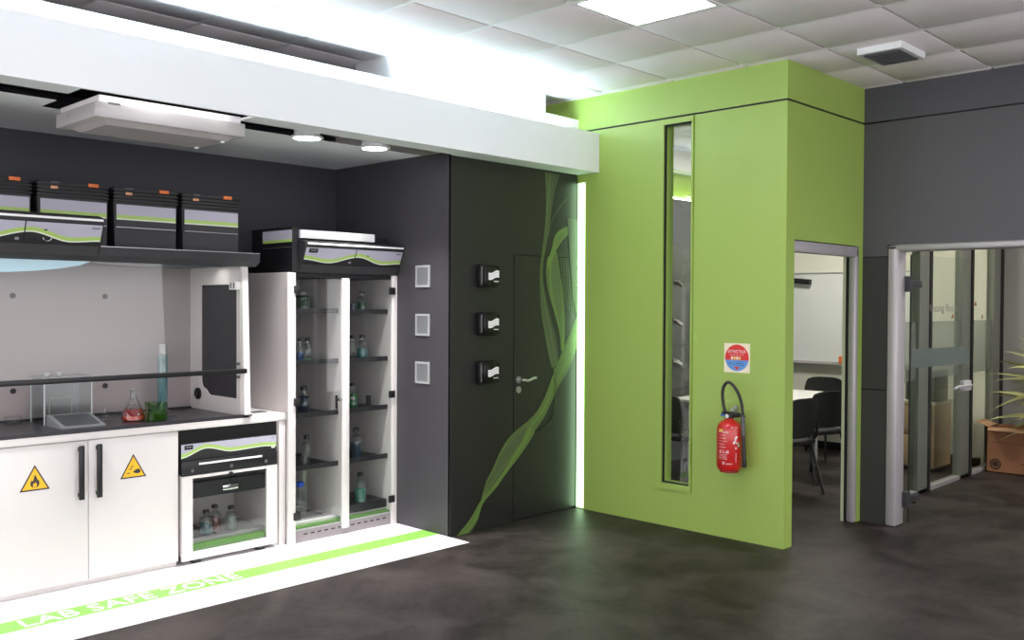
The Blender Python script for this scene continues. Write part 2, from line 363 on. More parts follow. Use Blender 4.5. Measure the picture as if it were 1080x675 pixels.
# ================================================================== LAMPS
pm = emis('lamp_panel', '#f6f6ff', POW['panel'])
for k, (i, j) in enumerate(((-1, -1), (-5, -1), (-1, -6), (-5, -6), (2, -6), (6, 1))):  # only the first lamp is in view; the rest are added for ambient light
    x, y = 4.475+.6*i, 3.345+.6*j
    lab = ['square white ceiling lamp above the open floor near the green wall', 'unseen ceiling lamp panel behind the viewer on the left', 'unseen square ceiling lamp to the right of the viewer', 'unseen square ceiling lamp behind the viewer', 'unseen square ceiling lamp in front of the charcoal wall', 'unseen square ceiling lamp added over the meeting table'][k]
    t = thing('ceiling_lamp', lab, 'lamp', (x+.3, y+.3, ZC), group=None)
    B(x+.012, y+.012, ZC-.006, x+.588, y+.035, ZC+.01).box(x+.012, y+.565, ZC-.006, x+.588, y+.588, ZC+.01).box(x+.012, y+.035, ZC-.006, x+.035, y+.565, ZC+.01).box(x+.565, y+.035, ZC-.006, x+.588, y+.565, ZC+.01).build('frame', TBAR, t)
    B(x+.035, y+.035, ZC-.002, x+.565, y+.565, ZC+.01).build('diffuser', pm if k < 5 else emis('meeting_fill_lamp', '#fffaf0', POW['meet']), t)  # meeting room diffuser is stronger, added out of view to brighten its wall
t = thing('ceiling_lamp', 'unseen square ceiling lamp added in the lobby behind the portal', 'lamp', (8.5, 1.4, ZC))  # added out of view to lift the dark lobby
B(8.2, 1.1, ZC-.02, 8.8, 1.7, ZC-.008).build('frame', TBAR, t); B(8.23, 1.13, ZC-.024, 8.77, 1.67, ZC-.02).build('diffuser', emis('lobby_fill_lamp', '#fff6ea', POW['lobby']), t)
t = thing('light_strip', 'bright cove light strip lying on the white beam', 'lamp', (3, 4.8, 2.95))
B(-1, 4.78, 2.95, 5.72, 4.812, 2.985).build('housing', WHITE, t); B(-1, 4.782, 2.985, 5.55, 4.81, 2.992).build('tube', emis('cove_tube', '#d8f4ff', POW['cove']), t)
t = thing('corner_light_strip', 'vertical glowing light strip where the dark wall meets the green wall', 'lamp', (5.72, 4.8, 0))
B(5.724, 4.842, .0, 5.737, 4.86, 2.60).build('profile', SEAM, t)
B(5.7335, 4.770, .01, 5.7365, 4.837, 2.585).build('tube', emis('corner_tube', '#ccffc4', POW['corner']), t)
def downlight(x, lab, aim=(0, 0, -1), pw=POW['spot']):
    t = thing('downlight', lab, 'lamp', (x, 5.055, 2.67), group='round downlights in the slot of the niche ceiling')
    MB().lathe(x, 5.055, [(.098, 2.672), (.105, 2.664), (.085, 2.658), (.08, 2.668), (.08, 2.72), (.09, 2.73)], 28, cap=False).build('ring', WHITE, t)
    MB().disc((x, 5.055, 2.665), (0, 0, 1), .08, .006, 24).build('lens', emis('downlight_lens', '#ffffff', 14), t)
    ld = D.lights.new('spot', 'SPOT'); ld.energy = pw; ld.spot_size = math.radians(84); ld.spot_blend = 1; ld.shadow_soft_size = .07; ld.color = (1, .98, .97)
    lo = D.objects.new('spot', ld); C.objects.link(lo); lo.parent = t; lo.location = (0, 0, -.02); lo.rotation_euler = (math.radians(-4), 0, 0)
downlight(3.35, 'left of the two round downlights in the slot above the glass cabinet')
downlight(3.88, 'right of the two round downlights in the slot above the glass cabinet')
downlight(1.15, 'round downlight in the slot left of the ceiling filter box')
t = thing('service_light', 'bright light bar in the ceiling cut-out above the white filter box', 'lamp', (2.35, 4.8, 2.72))
for a, b in ((1.97, 2.03), (2.09, 2.36), (2.42, 2.48), (2.54, 2.66)): B(a, 4.70, 2.69, b, 4.74, 2.71).build('tube', emis('service_tube', '#ffffff', POW['hole']), t)
B(1.90, 4.69, 2.71, 2.76, 4.75, 2.73).build('housing', BLACKM, t)

# ================================================================== FLOOR MARKING
t = thing('floor_marking', 'white floor strip with green band and lettering in front of the laboratory furniture', 'floor marking', (2.5, 5, 0))
MB().box(-1, 4.64, .0005, 4.374, 5.6, .003).build('white_sheet', mat('white_vinyl', '#f4f4f4', .45), t)
MB().box(-1, 4.955, .003, 4.374, 5.125, .0045).build('green_band', mat('green_vinyl', '#86c653', .45), t)
m = MB(); letter(m, 'LAB SAFE ZONE', .126, lambda x, y: (1.655+x, 4.977+y, .0052), offset=.012, width=1.21); m.build('lettering', mat('white_letter', '#f7f7f7', .45), t)

# ================================================================== FUME CUPBOARD BASE
YF = 5.47
t = thing('base_cabinet', 'white base cabinet with long black handles and yellow warning triangles', 'cabinet', (1.87, 5.8, 0))
B(1.03, 5.50, .0, 2.705, 6.15, .03).build('plinth', CABW, t)
B(1.03, 5.492, .03, 2.705, 6.15, .838).build('body', CABW, t)
def tri(mb, cx, z0, w_, h_, y, mi): return mb.prism([(cx-w_/2, z0), (cx+w_/2, z0), (cx, z0+h_)], 'y', y, y+.001, mi)
def sign(cx, z0, kind):
    m = MB(); tri(m, cx, z0, .158, .142, 5.4685, 0); tri(m, cx, z0+.008, .132, .119, 5.4675, 1)
    f = lambda pts: m.prism([(cx+x, z0+z) for x, z in pts], 'y', 5.4665, 5.4675, 0)
    if kind == 'flame':
        f([(-.016, .022), (-.024, .034), (-.022, .050), (-.013, .060), (-.012, .050), (-.006, .062), (-.004, .078), (.002, .090), (.005, .078), (.012, .066), (.014, .054), (.019, .060), (.023, .046), (.022, .032), (.014, .020), (0, .017)])
        m.prism([(cx+x, z0+z) for x, z in [(-.009, .022), (-.011, .034), (-.005, .044), (-.002, .036), (.003, .048), (.010, .034), (.008, .022), (0, .020)]], 'y', 5.4655, 5.4665, 1)
    else:
        f([(-.002, .034), (.008, .028), (.026, .024), (.040, .028), (.042, .042), (.034, .050), (.020, .050), (.012, .046), (.004, .042)])
        for x, z in ((-.030, .026), (-.018, .050), (-.008, .064)): f([(x-.010, z), (x+.010, z+.002), (x+.009, z+.007), (x-.009, z+.005)])
    return m
for k, (a, b) in enumerate(((1.033, 1.605), (1.609, 2.160), (2.164, 2.703))):
    d = B(a, YF, .035, b, 5.49, .835, bev=.002).build('door', CABW, t)
    hx = {0: 1.55, 1: 2.113, 2: 2.213}[k]
    B(hx-.015, 5.43, .505, hx+.015, 5.446, .812, bev=.004).box(hx-.01, 5.44, .52, hx+.01, 5.47, .54).box(hx-.01, 5.44, .78, hx+.01, 5.47, .80).build('handle', BLACK, d, label='long black bar handle')
    if k: sign(1.873 if k == 1 else 2.423, .587, 'flame' if k == 1 else 'hand').build('warning_sign', [mat('sign_black', '#3a3236', .5), YELLOW], d, label='yellow triangle with a flame symbol' if k == 1 else 'yellow triangle with a hand and droplets symbol')
o = B(3.41, YF, .0, 3.462, 6.1, .838, bev=.002).build('end_panel', CABW); tag(o, 'white end panel between the under-counter cabinet and the glass cabinet', 'panel')
t = thing('worktop', 'white worktop with black inlay carrying the laboratory glassware', 'worktop', (2.2, 5.8, .84))
m = MB().box(1.03, 5.462, .84, 3.462, 6.17, .868, bev=.003).box(3.19, 5.462, .866, 3.462, 6.17, .888).box(1.03, 5.462, .866, 3.19, 5.475, .880)
m.build('counter', CABW, t)
m = MB().box(1.03, 5.475, .868, 3.185, 6.168, .892).box(1.03, 6.15, .89, 3.135, 6.168, .905).box(1.03, 5.472, .882, 3.14, 5.486, .902)
m.build('black_inlay', mat('black_worktop', '#2c2c30', .3, noise=.15, nscale=30), t)
B(3.30, 5.60, .888, 3.40, 5.68, .892).build('socket', GREYP, t)

# ================================================================== FUME CUPBOARD
t = thing('fume_cupboard', 'white lined fume cupboard with glass sash on the laboratory worktop', 'fume cupboard', (2.1, 5.8, .89))
m = MB().box(1.0, 6.172, .90, 3.19, 6.19, 1.90); m.build('back_panel', LINER, t)
# side panel with glazed cut-out (curved lower rear corner)
x0, x1 = 3.140, 3.160
m = MB(); ya, yb, za, zb = 5.50, 6.172, .893, 1.87; g0, g1, gz0, gz1 = 5.545, 6.02, 1.0, 1.745
m.box(x0, ya, za, x1, g0, zb).box(x0, g1, za, x1, yb, zb).box(x0, g0, gz1, x1, g1, zb).box(x0, g0, za, x1, g1, gz0)
arc = [(g1, gz0), (g1, 1.10)] + [(6.02-.05+.05*math.cos(q)-.0, 1.10-.06*math.sin(q)) for q in (0.4, .8, 1.2, 1.57)] + [(5.945, 1.03), (5.925, 1.012), (5.90, gz0)]
m.prism(arc, 'x', x0, x1); m.build('side_panel', INNER, t)
B(3.148, g0, gz0, 3.152, g1, gz1).build('side_glass', SIDEG, t)
MB().disc((3.14, 6.055, 1.0), (-1, 0, 0), .04, .012, 24).disc((3.129, 6.055, 1.0), (-1, 0, 0), .026, .01, 20).build('service_knob', BLACK, t)
for x in (1.43, 1.99, 2.548):
    for z in (1.08, 1.662): MB().disc((x, 6.172, z), (0, -1, 0), .017, .006, 16).build('plug', BLACK, t)
# slanting front post
m = MB().add([(3.150, 5.462, .895), (3.195, 5.462, .895), (3.195, 5.505, .895), (3.150, 5.505, .895), (3.150, 5.500, 1.88), (3.195, 5.500, 1.88), (3.195, 5.545, 1.88), (3.150, 5.545, 1.88)], [(3,2,1,0),(4,5,6,7),(0,1,5,4),(1,2,6,5),(2,3,7,6),(3,0,4,7)])
m.box(3.145, 5.45, .8925, 3.2, 5.51, .900, 1).build('front_post', [CABW, BLACK], t)
m = MB().add([(1.0, 5.466, 1.20), (3.15, 5.466, 1.20), (3.15, 5.470, 1.20), (1.0, 5.470, 1.20), (1.0, 5.496, 1.88), (3.15, 5.496, 1.88), (3.15, 5.500, 1.88), (1.0, 5.500, 1.88)], [(3,2,1,0),(4,5,6,7),(0,1,5,4),(1,2,6,5),(2,3,7,6),(3,0,4,7)])
s_ = m.build('sash', PANE, t)
B(1.0, 5.452, 1.170, 3.165, 5.482, 1.200, bev=.005).build('sash_bar', BLACK, s_)
for z in (1.135, 1.22): B(3.128, 5.50, z, 3.14, 5.53, z+.018).build('screw', GREYP, t)
B(3.105, 5.50, 1.71, 3.14, 5.58, 1.765, bev=.003).box(3.11, 5.51, 1.72, 3.104, 5.525, 1.755, 1).box(3.11, 5.55, 1.72, 3.104, 5.565, 1.755, 1).build('clip', [CABW, GREYP], t)
# canopy
m = MB().prism([(5.435, 1.890), (5.435, 1.945), (6.19, 1.945), (6.19, 1.86), (5.49, 1.862)], 'x', 1.0, 3.245)
m.build('canopy', [mat('canopy_black', '#1c1c20', .45)], t)
m = MB().prism([(5.4345, 1.8895), (5.4895, 1.8600), (5.4895, 1.8595), (5.434, 1.889)], 'x', 1.0, 3.245); m.build('canopy_bevel', mat('canopy_grey', '#3f3f43', .5), t)
B(1.0, 5.434, 1.943, 3.246, 5.438, 1.9465).build('edge_line', STEEL, t)
def lens(x0, x1, zt, dz, name, m_, y0=5.53, y1=5.62, n=16):
    top = [(x1, zt), (x0, zt)]; bot = [(x0+(x1-x0)*i/n, zt-.004-dz*math.sin(math.pi*i/n)**.62) for i in range(n+1)]
    return MB().prism(top+bot, 'y', y0, y1).build(name, m_, t)
lens(1.05, 2.215, 1.868, .078, 'lamp_cover', emis('hood_lamp', '#9dbccb', .22)); 
lens(2.225, 3.10, 1.868, .022, 'lamp_cover', mat('smoked_cover', '#3d434c', .2, coat=.5))
B(1.05, 5.50, 1.86, 3.13, 5.53, 1.875).build('lamp_rail', BLACK, t)
ld = D.lights.new('hood_light', 'AREA'); ld.shape = 'RECTANGLE'; ld.size = 2.0; ld.size_y = .12; ld.energy = POW['hood']; ld.color = (1, .97, .97)
lo = D.objects.new('hood_light', ld); C.objects.link(lo); lo.parent = t; lo.location = (0, -.02, .86)
lo.location = Vector((2.1, 5.72, 1.855)) - Vector((2.1, 5.8, .89))

# ================================================================== VENTILATION UNITS (same model on hood and tall cabinet)
def wave_panel(name, parent, xa, xb, front, split, cl, logo_left=True, extra=None):
    """tilted printed front: front = ((y,z) top, (y,z) bottom); cl = list of (u, v) centre line of the lime wave"""
    (yt, zt), (yb, zb) = front
    def P(u, v, d): return (xa+(xb-xa)*u, yb+(yt-yb)*(1-v)-d, zb+(zt-zb)*(1-v))
    n = 40
    def cv(u):
        for (a, va), (b, vb) in zip(cl, cl[1:]):
            if a <= u <= b:
                s = (u-a)/(b-a); s = s*s*(3-2*s); return va+(vb-va)*s
        return cl[-1][1]
    m = MB()
    def strip(f0, f1, mi, d):
        vs = []; 
        for i in range(n+1):
            u = i/n; vs += [P(u, f0(u), d), P(u, f1(u), d)]
        m.add(vs, [(2*i, 2*i+1, 2*i+3, 2*i+2) for i in range(n)], mi)
    m.add([P(0, 0, .001), P(1, 0, .001), P(1, 1, .001), P(0, 1, .001), P(0, 0, -.008), P(1, 0, -.008), P(1, 1, -.008), P(0, 1, -.008)], [(0,3,2,1),(4,5,6,7),(0,1,5,4),(1,2,6,5),(2,3,7,6),(3,0,4,7)], 2)
    strip(lambda u: .02, lambda u: max(.03, cv(u)-.13), 0, .0016)
    strip(lambda u: max(.03, cv(u)-.13), lambda u: cv(u)+.05, 1, .0018)
    strip(lambda u: cv(u)+.05, lambda u: cv(u)+.12, 3, .0016)
    strip(lambda u: cv(u)+.12, lambda u: .99, 2, .0017)
    def patch(u0, u1, v0, v1, mi, d=.0028): m.add([P(u0, v0, d), P(u1, v0, d), P(u1, v1, d), P(u0, v1, d)], [(0, 3, 2, 1)], mi)
    if split: patch(split-.004, split+.004, 0, 1, 4)
    if logo_left:
        patch(.03, .115, .08, .34, 4); patch(.045, .10, .17, .22, 5, .0034)
    patch(.94, .985, .16, .20, 5) if not split else patch(.93, .985, .16, .20, 4)
    patch(.935, .97, .245, .265, 5) if split else patch(.945, .985, .66, .84, 3)
    if split:
        patch(split-.055, split-.03, .80, .93, 5); patch(split+.02, split+.09, .86, .88, 4)
        patch(split+.12, split+.14, .36, .42, 4)
    o = m.build(name, [LAV, LIME, CHAR, PALE, SEAM, mat('grey_print', '#8c8c90', .5)], parent); return o
WAVE = [(0, .66), (.24, .84), (.54, .40), (.80, .82), (1, .72)]
def vent_unit(xa, xb, ybk, lab, on, lid, zbase, zs=1.0):
    t = thing('ventilation_unit', lab, 'ventilation unit', ((xa+xb)/2, 5.6, zbase))
    z = lambda v: zbase+v*zs
    m = MB().prism([(5.42, z(.0)), (5.395, z(.055)), (5.345, z(.175)), (5.345, z(.205)), (5.42, z(.222)), (ybk, z(.222)), (ybk, z(0) if not lid is None else 1.948)]+([] if lid is not None else [(5.43, 1.948), (5.43, z(0))]), 'x', xa, xb)
    m.build('housing', CHAR, t)
    m = MB().prism([(5.418, z(.001)), (5.393, z(.054)), (5.391, z(.054)), (5.416, z(.001))], 'x', xa, xb-.01); m.build('lower_bevel', mat('bevel_grey', '#3a393b', .5), t)
    B(xa+.02, 5.341, z(.187), xb-.005, 5.346, z(.199)).build('white_strip', PRINTW, t, label='thin white accent strip')
    wave_panel('front_panel', t, xa+.012, xb-.008, ((5.346, z(.168)), (5.392, z(.062))), .5, WAVE)
    return t
# on the fume cupboard
t = vent_unit(1.375, 2.205, 5.70, 'dark filter unit with wavy green print on top of the fume cupboard', 'hood', None, 1.885, 1.03)
m = MB().tube([(1.9+.022*math.cos(q), 5.348-.0*q, 1.972+.018*math.sin(q)) for q in [math.pi+math.pi*i/8 for i in range(9)]], .004, 8)
m.build('hook', CHROME, t)
# ================================================================== STORAGE CRATES
def crate(x, lab):
    t = thing('storage_crate', lab, 'crate', (x+.205, 5.9, 1.947), group='storage crates on top of the fume cupboard')
    w_ = .405
    m = MB().prism([(x+.008, 1.947), (x+w_-.008, 1.947), (x+w_, 2.24), (x, 2.24)], 'y', 5.755, 6.13)
    m.build('body', mat('crate_grey', '#2d2d31', .55, noise=.06), t)
    m = MB()
    for i in range(4): m.box(x-.004, 5.745, 2.243+.022*i, x+w_+.004, 6.14, 2.259+.022*i, bev=.003)
    m.box(x+.01, 5.755, 2.24, x+w_-.01, 6.12, 2.332); m.build('lid', mat('crate_lid', '#212124', .5, bump=.2, nscale=50), t)
    z1, z0 = 2.228, 2.132; m = MB()
    m.box(x+.012, 5.749, 2.085, x+w_-.008, 5.756, z1, 0)
    m.box(x+.015, 5.7475, z0+.03, x+w_-.010, 5.750, z1-.002, 1).box(x+.015, 5.7475, z0+.008, x+w_-.010, 5.750, z0+.03, 2).box(x+.015, 5.7475, z0, x+w_-.010, 5.750, z0+.008, 3)
    m.box(x+.015, 5.747, 2.085, x+w_-.010, 5.7495, 2.0885, 4)
    m.build('label_plate', [MATS['crate_grey'], LAV, LIME, PALE, STEEL], t)
    B(x+.285, 5.735, 2.312, x+.345, 5.75, 2.334, bev=.003).build('clip', ORANGE, t, label='orange clip')
    B(x+.07, 5.737, 2.285, x+.11, 5.75, 2.303, bev=.003).build('clip', mat('pale_orange', '#e0a27a', .4), t, label='small pale orange clip')
    B(x+.07, 5.737, 2.318, x+.12, 5.75, 2.33, bev=.003).build('latch', GREYP, t)
    return t
crate(2.870, 'dark storage crate with green striped label, rightmost of the row on the fume cupboard')
crate(2.430, 'dark storage crate with green striped label, second from the right on the fume cupboard')
crate(1.990, 'dark storage crate standing behind the right end of the wavy printed filter unit')
crate(1.550, 'dark storage crate cut by the left picture edge, on top of the fume cupboard')

# ================================================================== UNDER-COUNTER CABINET
t = thing('undercounter_cabinet', 'white glass fronted cabinet under the counter with black control panel', 'cabinet', (3.05, 5.8, 0))
xa, xb = 2.718, 3.384
m = MB().box(xa, 5.47, .03, xa+.02, 6.0, .56).box(xb-.02, 5.47, .03, xb, 6.0, .56).box(xa, 5.98, .03, xb, 6.0, .56).box(xa, 5.47, .03, xb, 6.0, .06).box(xa+.02, 5.47, .54, xb-.02, 5.98, .556)
m.build('body', INNER, t)
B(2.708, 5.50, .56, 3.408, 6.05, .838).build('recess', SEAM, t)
B(xa, 5.452, .555, xb, 5.50, .645, bev=.003).build('drawer_front', BLACKM, t)
B(2.829, 5.446, .617, 3.268, 5.453, .628).build('white_strip', PRINTW, t)
for x in (2.785, 3.05, 3.30): MB().disc((x, 5.452, .585), (0, -1, 0), .011, .006, 14).build('screw', GREYP, t)
B(xa, 5.47, .645, xb, 5.52, .752).build('panel_box', CHAR, t)
wave_panel('front_panel', t, xa, xb, ((5.462, .752), (5.466, .648)), None, [(0, .72), (.25, .26), (.52, .62), (.85, .55), (1, .62)])
m = MB(); fz0, fz1 = .03, .553
m.box(xa, 5.45, fz0, 2.787, 5.468, fz1).box(3.306, 5.45, fz0, xb, 5.468, fz1).box(2.787, 5.45, fz0, 3.306, 5.468, .079).box(2.787, 5.45, .536, 3.306, 5.468, fz1)
d = m.build('door', CABW, t); B(2.787, 5.456, .079, 3.306, 5.460, .536).build('door_glass', PANE, d)
MB().disc((3.045, 5.45, .535), (0, -1, 0), .014, .01, 16).build('lock', BLACK, d)
m = MB().box(2.74, 5.48, .405, 3.36, 5.50, .500).box(2.74, 5.50, .405, 3.36, 5.96, .415); s_ = m.build('drawer', BLACKM, t)
m = MB().box(3.0, 5.468, .430, 3.11, 5.481, .462, bev=.003); m.build('drawer_pull', CHROME, s_)
B(2.74, 5.49, .06, 3.36, 5.97, .068).box(2.74, 5.475, .068, 3.36, 5.485, .12, 1).box(2.74, 5.56, .068, 3.36, 5.97, .125, 2).build('bottom_tray', [LGREEN, LGREEN, mat('tray_grey', '#b7b3b4', .4)], t)
m = MB().box(2.74, 5.60, .125, 3.03, 5.95, .132); m.build('black_mat', BLACK, t)
for x in (2.80, 3.25): B(x, 5.47, 0, x+.05, 5.52, .03).build('foot', BLACK, t)

# ================================================================== TALL GLASS CABINET
t = thing('glass_cabinet', 'tall white chemical cabinet with glass doors beside the charcoal pillar', 'cabinet', (3.92, 5.7, 0))
B(3.468, 5.445, .02, 3.49, 6.0, 1.832).build('side_panel', INNER, t); B(4.345, 5.445, .02, 4.37, 6.0, 1.832).build('side_panel', INNER, t)
B(3.49, 5.98, .02, 4.345, 6.0, 1.832).build('back_panel', mat('cabinet_back', '#928c8e', .5), t)
B(3.49, 5.44, 1.80, 4.345, 6.0, 1.832).build('top_panel', BLACKM, t)
B(3.905, 5.47, .12, 3.93, 5.98, 1.80).build('divider', INNER, t)
for x in (3.49, 3.93): B(x, 5.955, .12, x+.03, 5.98, 1.80).build('rear_rail', CABW, t)
for x in (3.452, 4.326): B(x, 5.42, .0, x+.055 if x < 4 else 4.374, 5.445, 1.828, bev=.003).build('front_post', CABW, t)
B(3.886, 5.415, .045, 3.945, 5.45, 1.80, bev=.008).build('middle_post', CABW, t)
B(3.507, 5.435, .0, 4.326, 5.46, .086).build('plinth', mat('silver_plinth', '#8f878a', .5, .2), t)
for i in range(13):
    x = 3.58+.056*i
    B(x, 5.4335, .052, x+.030, 5.4352, .060).build('slot', SEAM, t)
B(3.507, 5.432, .086, 4.326, 5.47, .090).build('plinth_trim', ALU, t)
B(3.49, 5.46, .088, 4.345, 5.52, .100).build('green_sill', LGREEN, t, label='green sill strip'); B(3.49, 5.52, .09, 4.345, 5.98, .118).build('bottom_tray', mat('tray_white', '#cfcacb', .4), t)
for a, b, zz in ((3.492, 3.903, (1.575, 1.222, .860, .499)), (3.932, 4.343, (1.568, 1.222, .865, .502))):
    for z in zz:
        m = MB().box(a, 5.50, z-.018, b, 5.97, z-.006).box(a, 5.494, z-.020, b, 5.503, z+.014).box(a, 5.96, z-.006, b, 5.97, z+.014)
        m.build('shelf', BLACKM, t)
B(3.99, 5.50, .118, 4.343, 5.90, .178, bev=.004).build('retention_tray', BLACKM, t)
B(3.55, 5.62, .118, 3.86, 5.90, .128).build('retention_tray', BLACKM, t)
B(3.885, 5.495, .880, 3.90, 5.505, .975).build('label_holder', BLACK, t); B(4.165, 5.506, .862, 4.20, 5.522, .955).build('label_holder', BLACK, t)
for a, b, hx, kx in ((3.509, 3.884, 3.49, 3.862), (3.947, 4.324, 4.295, 3.972)):
    d = B(a, 5.424, .105, b, 5.429, 1.79).build('glass_door', PANE, t)
    for z in (1.69, .935, .165): B(hx, 5.408, z, hx+.052, 5.424, z+.052, bev=.004).build('hinge', BLACK, d)
    MB().disc((kx, 5.424, .955), (0, -1, 0), .013, .018, 16).build('knob', CHROME, d)
t = vent_unit(3.53, 4.372, 5.50, 'dark filter unit with wavy green print on top of the tall glass cabinet', 'cab', True, 1.832, 1.0)
B(3.478, 5.42, 1.834, 3.53, 5.93, 2.135).box(3.53, 5.50, 1.834, 4.35, 5.93, 2.10).build('filter_box', BLACK, t)
m = MB().box(3.4765, 5.415, 2.030, 3.479, 5.79, 2.118, 0).box(3.4755, 5.42, 2.052, 3.478, 5.785, 2.115, 1).box(3.4755, 5.42, 2.034, 3.478, 5.785, 2.052, 2).box(3.4755, 5.42, 1.998, 3.479, 5.79, 2.001, 3)
m.build('label_plate', [CHAR, LAV, LIME, GREYP], t)
B(3.535, 5.40, 2.062, 4.15, 5.43, 2.118, bev=.003).build('lid', WHITE, t, label='white top cover'); B(3.535, 5.43, 2.10, 4.15, 5.75, 2.116).build('lid_top', WHITE, t)

# ================================================================== CEILING FILTER BOX
t = thing('ceiling_filter_box', 'white plastic filter box hanging through the ceiling cut-out of the niche', 'ceiling unit', (2.4, 5.0, 2.56))
m = MB()
def frus(mb, x0, y0, x1, y1, z0, a0, b0, a1, b1, z1, mi=0):
    return mb.add([(x0,y0,z0),(x1,y0,z0),(x1,y1,z0),(x0,y1,z0),(a0,b0,z1),(a1,b0,z1),(a1,b1,z1),(a0,b1,z1)], [(3,2,1,0),(4,5,6,7),(0,1,5,4),(1,2,6,5),(2,3,7,6),(3,0,4,7)], mi)
B(1.955, 4.80, 2.632, 2.745, 5.31, 2.672, bev=.003).build('rim', mat('bright_rim', '#f4f2f4', .4), t)
B(1.925, 4.775, 2.556, 2.76, 5.29, 2.632, bev=.006).build('housing', mat('unit_white', '#b3afaf', .45), t)
frus(MB(), 2.01, 4.84, 2.68, 5.18, 2.532, 1.98, 4.81, 2.71, 5.22, 2.557).build('lens', mat('unit_lens', '#a59e9e', .4), t)
for x, y in ((2.665, 5.16), (2.665, 4.86)): MB().disc((x, y, 2.535), (0, 0, -1), .012, .012, 10).build('screw', WHITE, t)
B(1.99, 4.771, 2.628, 2.05, 4.776, 2.634).build('latch', GREYP, t); B(1.925, 5.10, 2.60, 1.931, 5.13, 2.606).build('latch', GREYP, t)

# ================================================================== WALL DEVICES
for z, lab in ((1.820, 'top'), (1.474, 'middle'), (1.132, 'bottom')):
    t = thing('vent_grille', f'small silver wall grille, {lab} one of the three on the charcoal pillar', 'grille', (4.376, 5.132, z-.078), group='silver grilles on the pillar')
    m = MB().box(4.368, 5.053, z-.078, 4.376, 5.21, z-.062).box(4.368, 5.053, z+.062, 4.376, 5.21, z+.078).box(4.368, 5.053, z-.062, 4.376, 5.073, z+.062).box(4.368, 5.196, z-.062, 4.376, 5.21, z+.062)
    m.build('frame', mat('grille_silver', '#9a9c9d', .5), t)
    m = MB().box(4.374, 5.073, z-.062, 4.376, 5.196, z+.062)
    for i in range(14): m.box(4.371, 5.073, z-.060+.0088*i, 4.374, 5.196, z-.056+.0088*i)
    m.build('louvre', mat('grille_grey', '#7f8183', .6), t)
    for y in (5.060, 5.203): B(4.366, y-.003, z-.003, 4.368, y+.003, z+.003).build('screw', STEEL, t)
for z, lab in ((1.826, 'top'), (1.482, 'middle'), (1.134, 'bottom')):
    t = thing('sensor_box', f'black wall box with white wave mark, {lab} one of three beside the hidden door', 'wall box', (4.71, 4.84, z-.085), group='black wall boxes beside the hidden door')
    B(4.615, 4.785, z-.083, 4.795, 4.84, z+.083, bev=.016).build('casing', mat('gloss_black', '#16161a', .25), t)
    m = MB().box(4.640, 4.777, z-.070, 4.790, 4.787, z+.070, bev=.012); m.build('front_cover', mat('gloss_black_cover', '#101014', .2), t)
    B(4.6185, 4.7815, z-.06, 4.6225, 4.786, z+.06).build('edge_highlight', STEEL, t)  # steel sliver stands in for the highlight along the casing edge
    m = MB()
    for k in range(3):
        dz = .026-.017*k; n = 10; vs = []
        for i in range(n+1):
            u = i/n; zz = z+.004+dz+.012*(u-.5)*2*.6-.006*math.sin(u*2*math.pi); xx = 4.680+.107*u
            vs += [(xx, 4.7762, zz), (xx, 4.7762, zz-.0155)]
        m.add(vs, [(2*i, 2*i+1, 2*i+3, 2*i+2) for i in range(n)])
    m.build('wave_mark', PRINTW, t); B(4.735, 4.776, z-.042, 4.783, 4.7768, z-.036).build('small_mark', PRINTW, t)
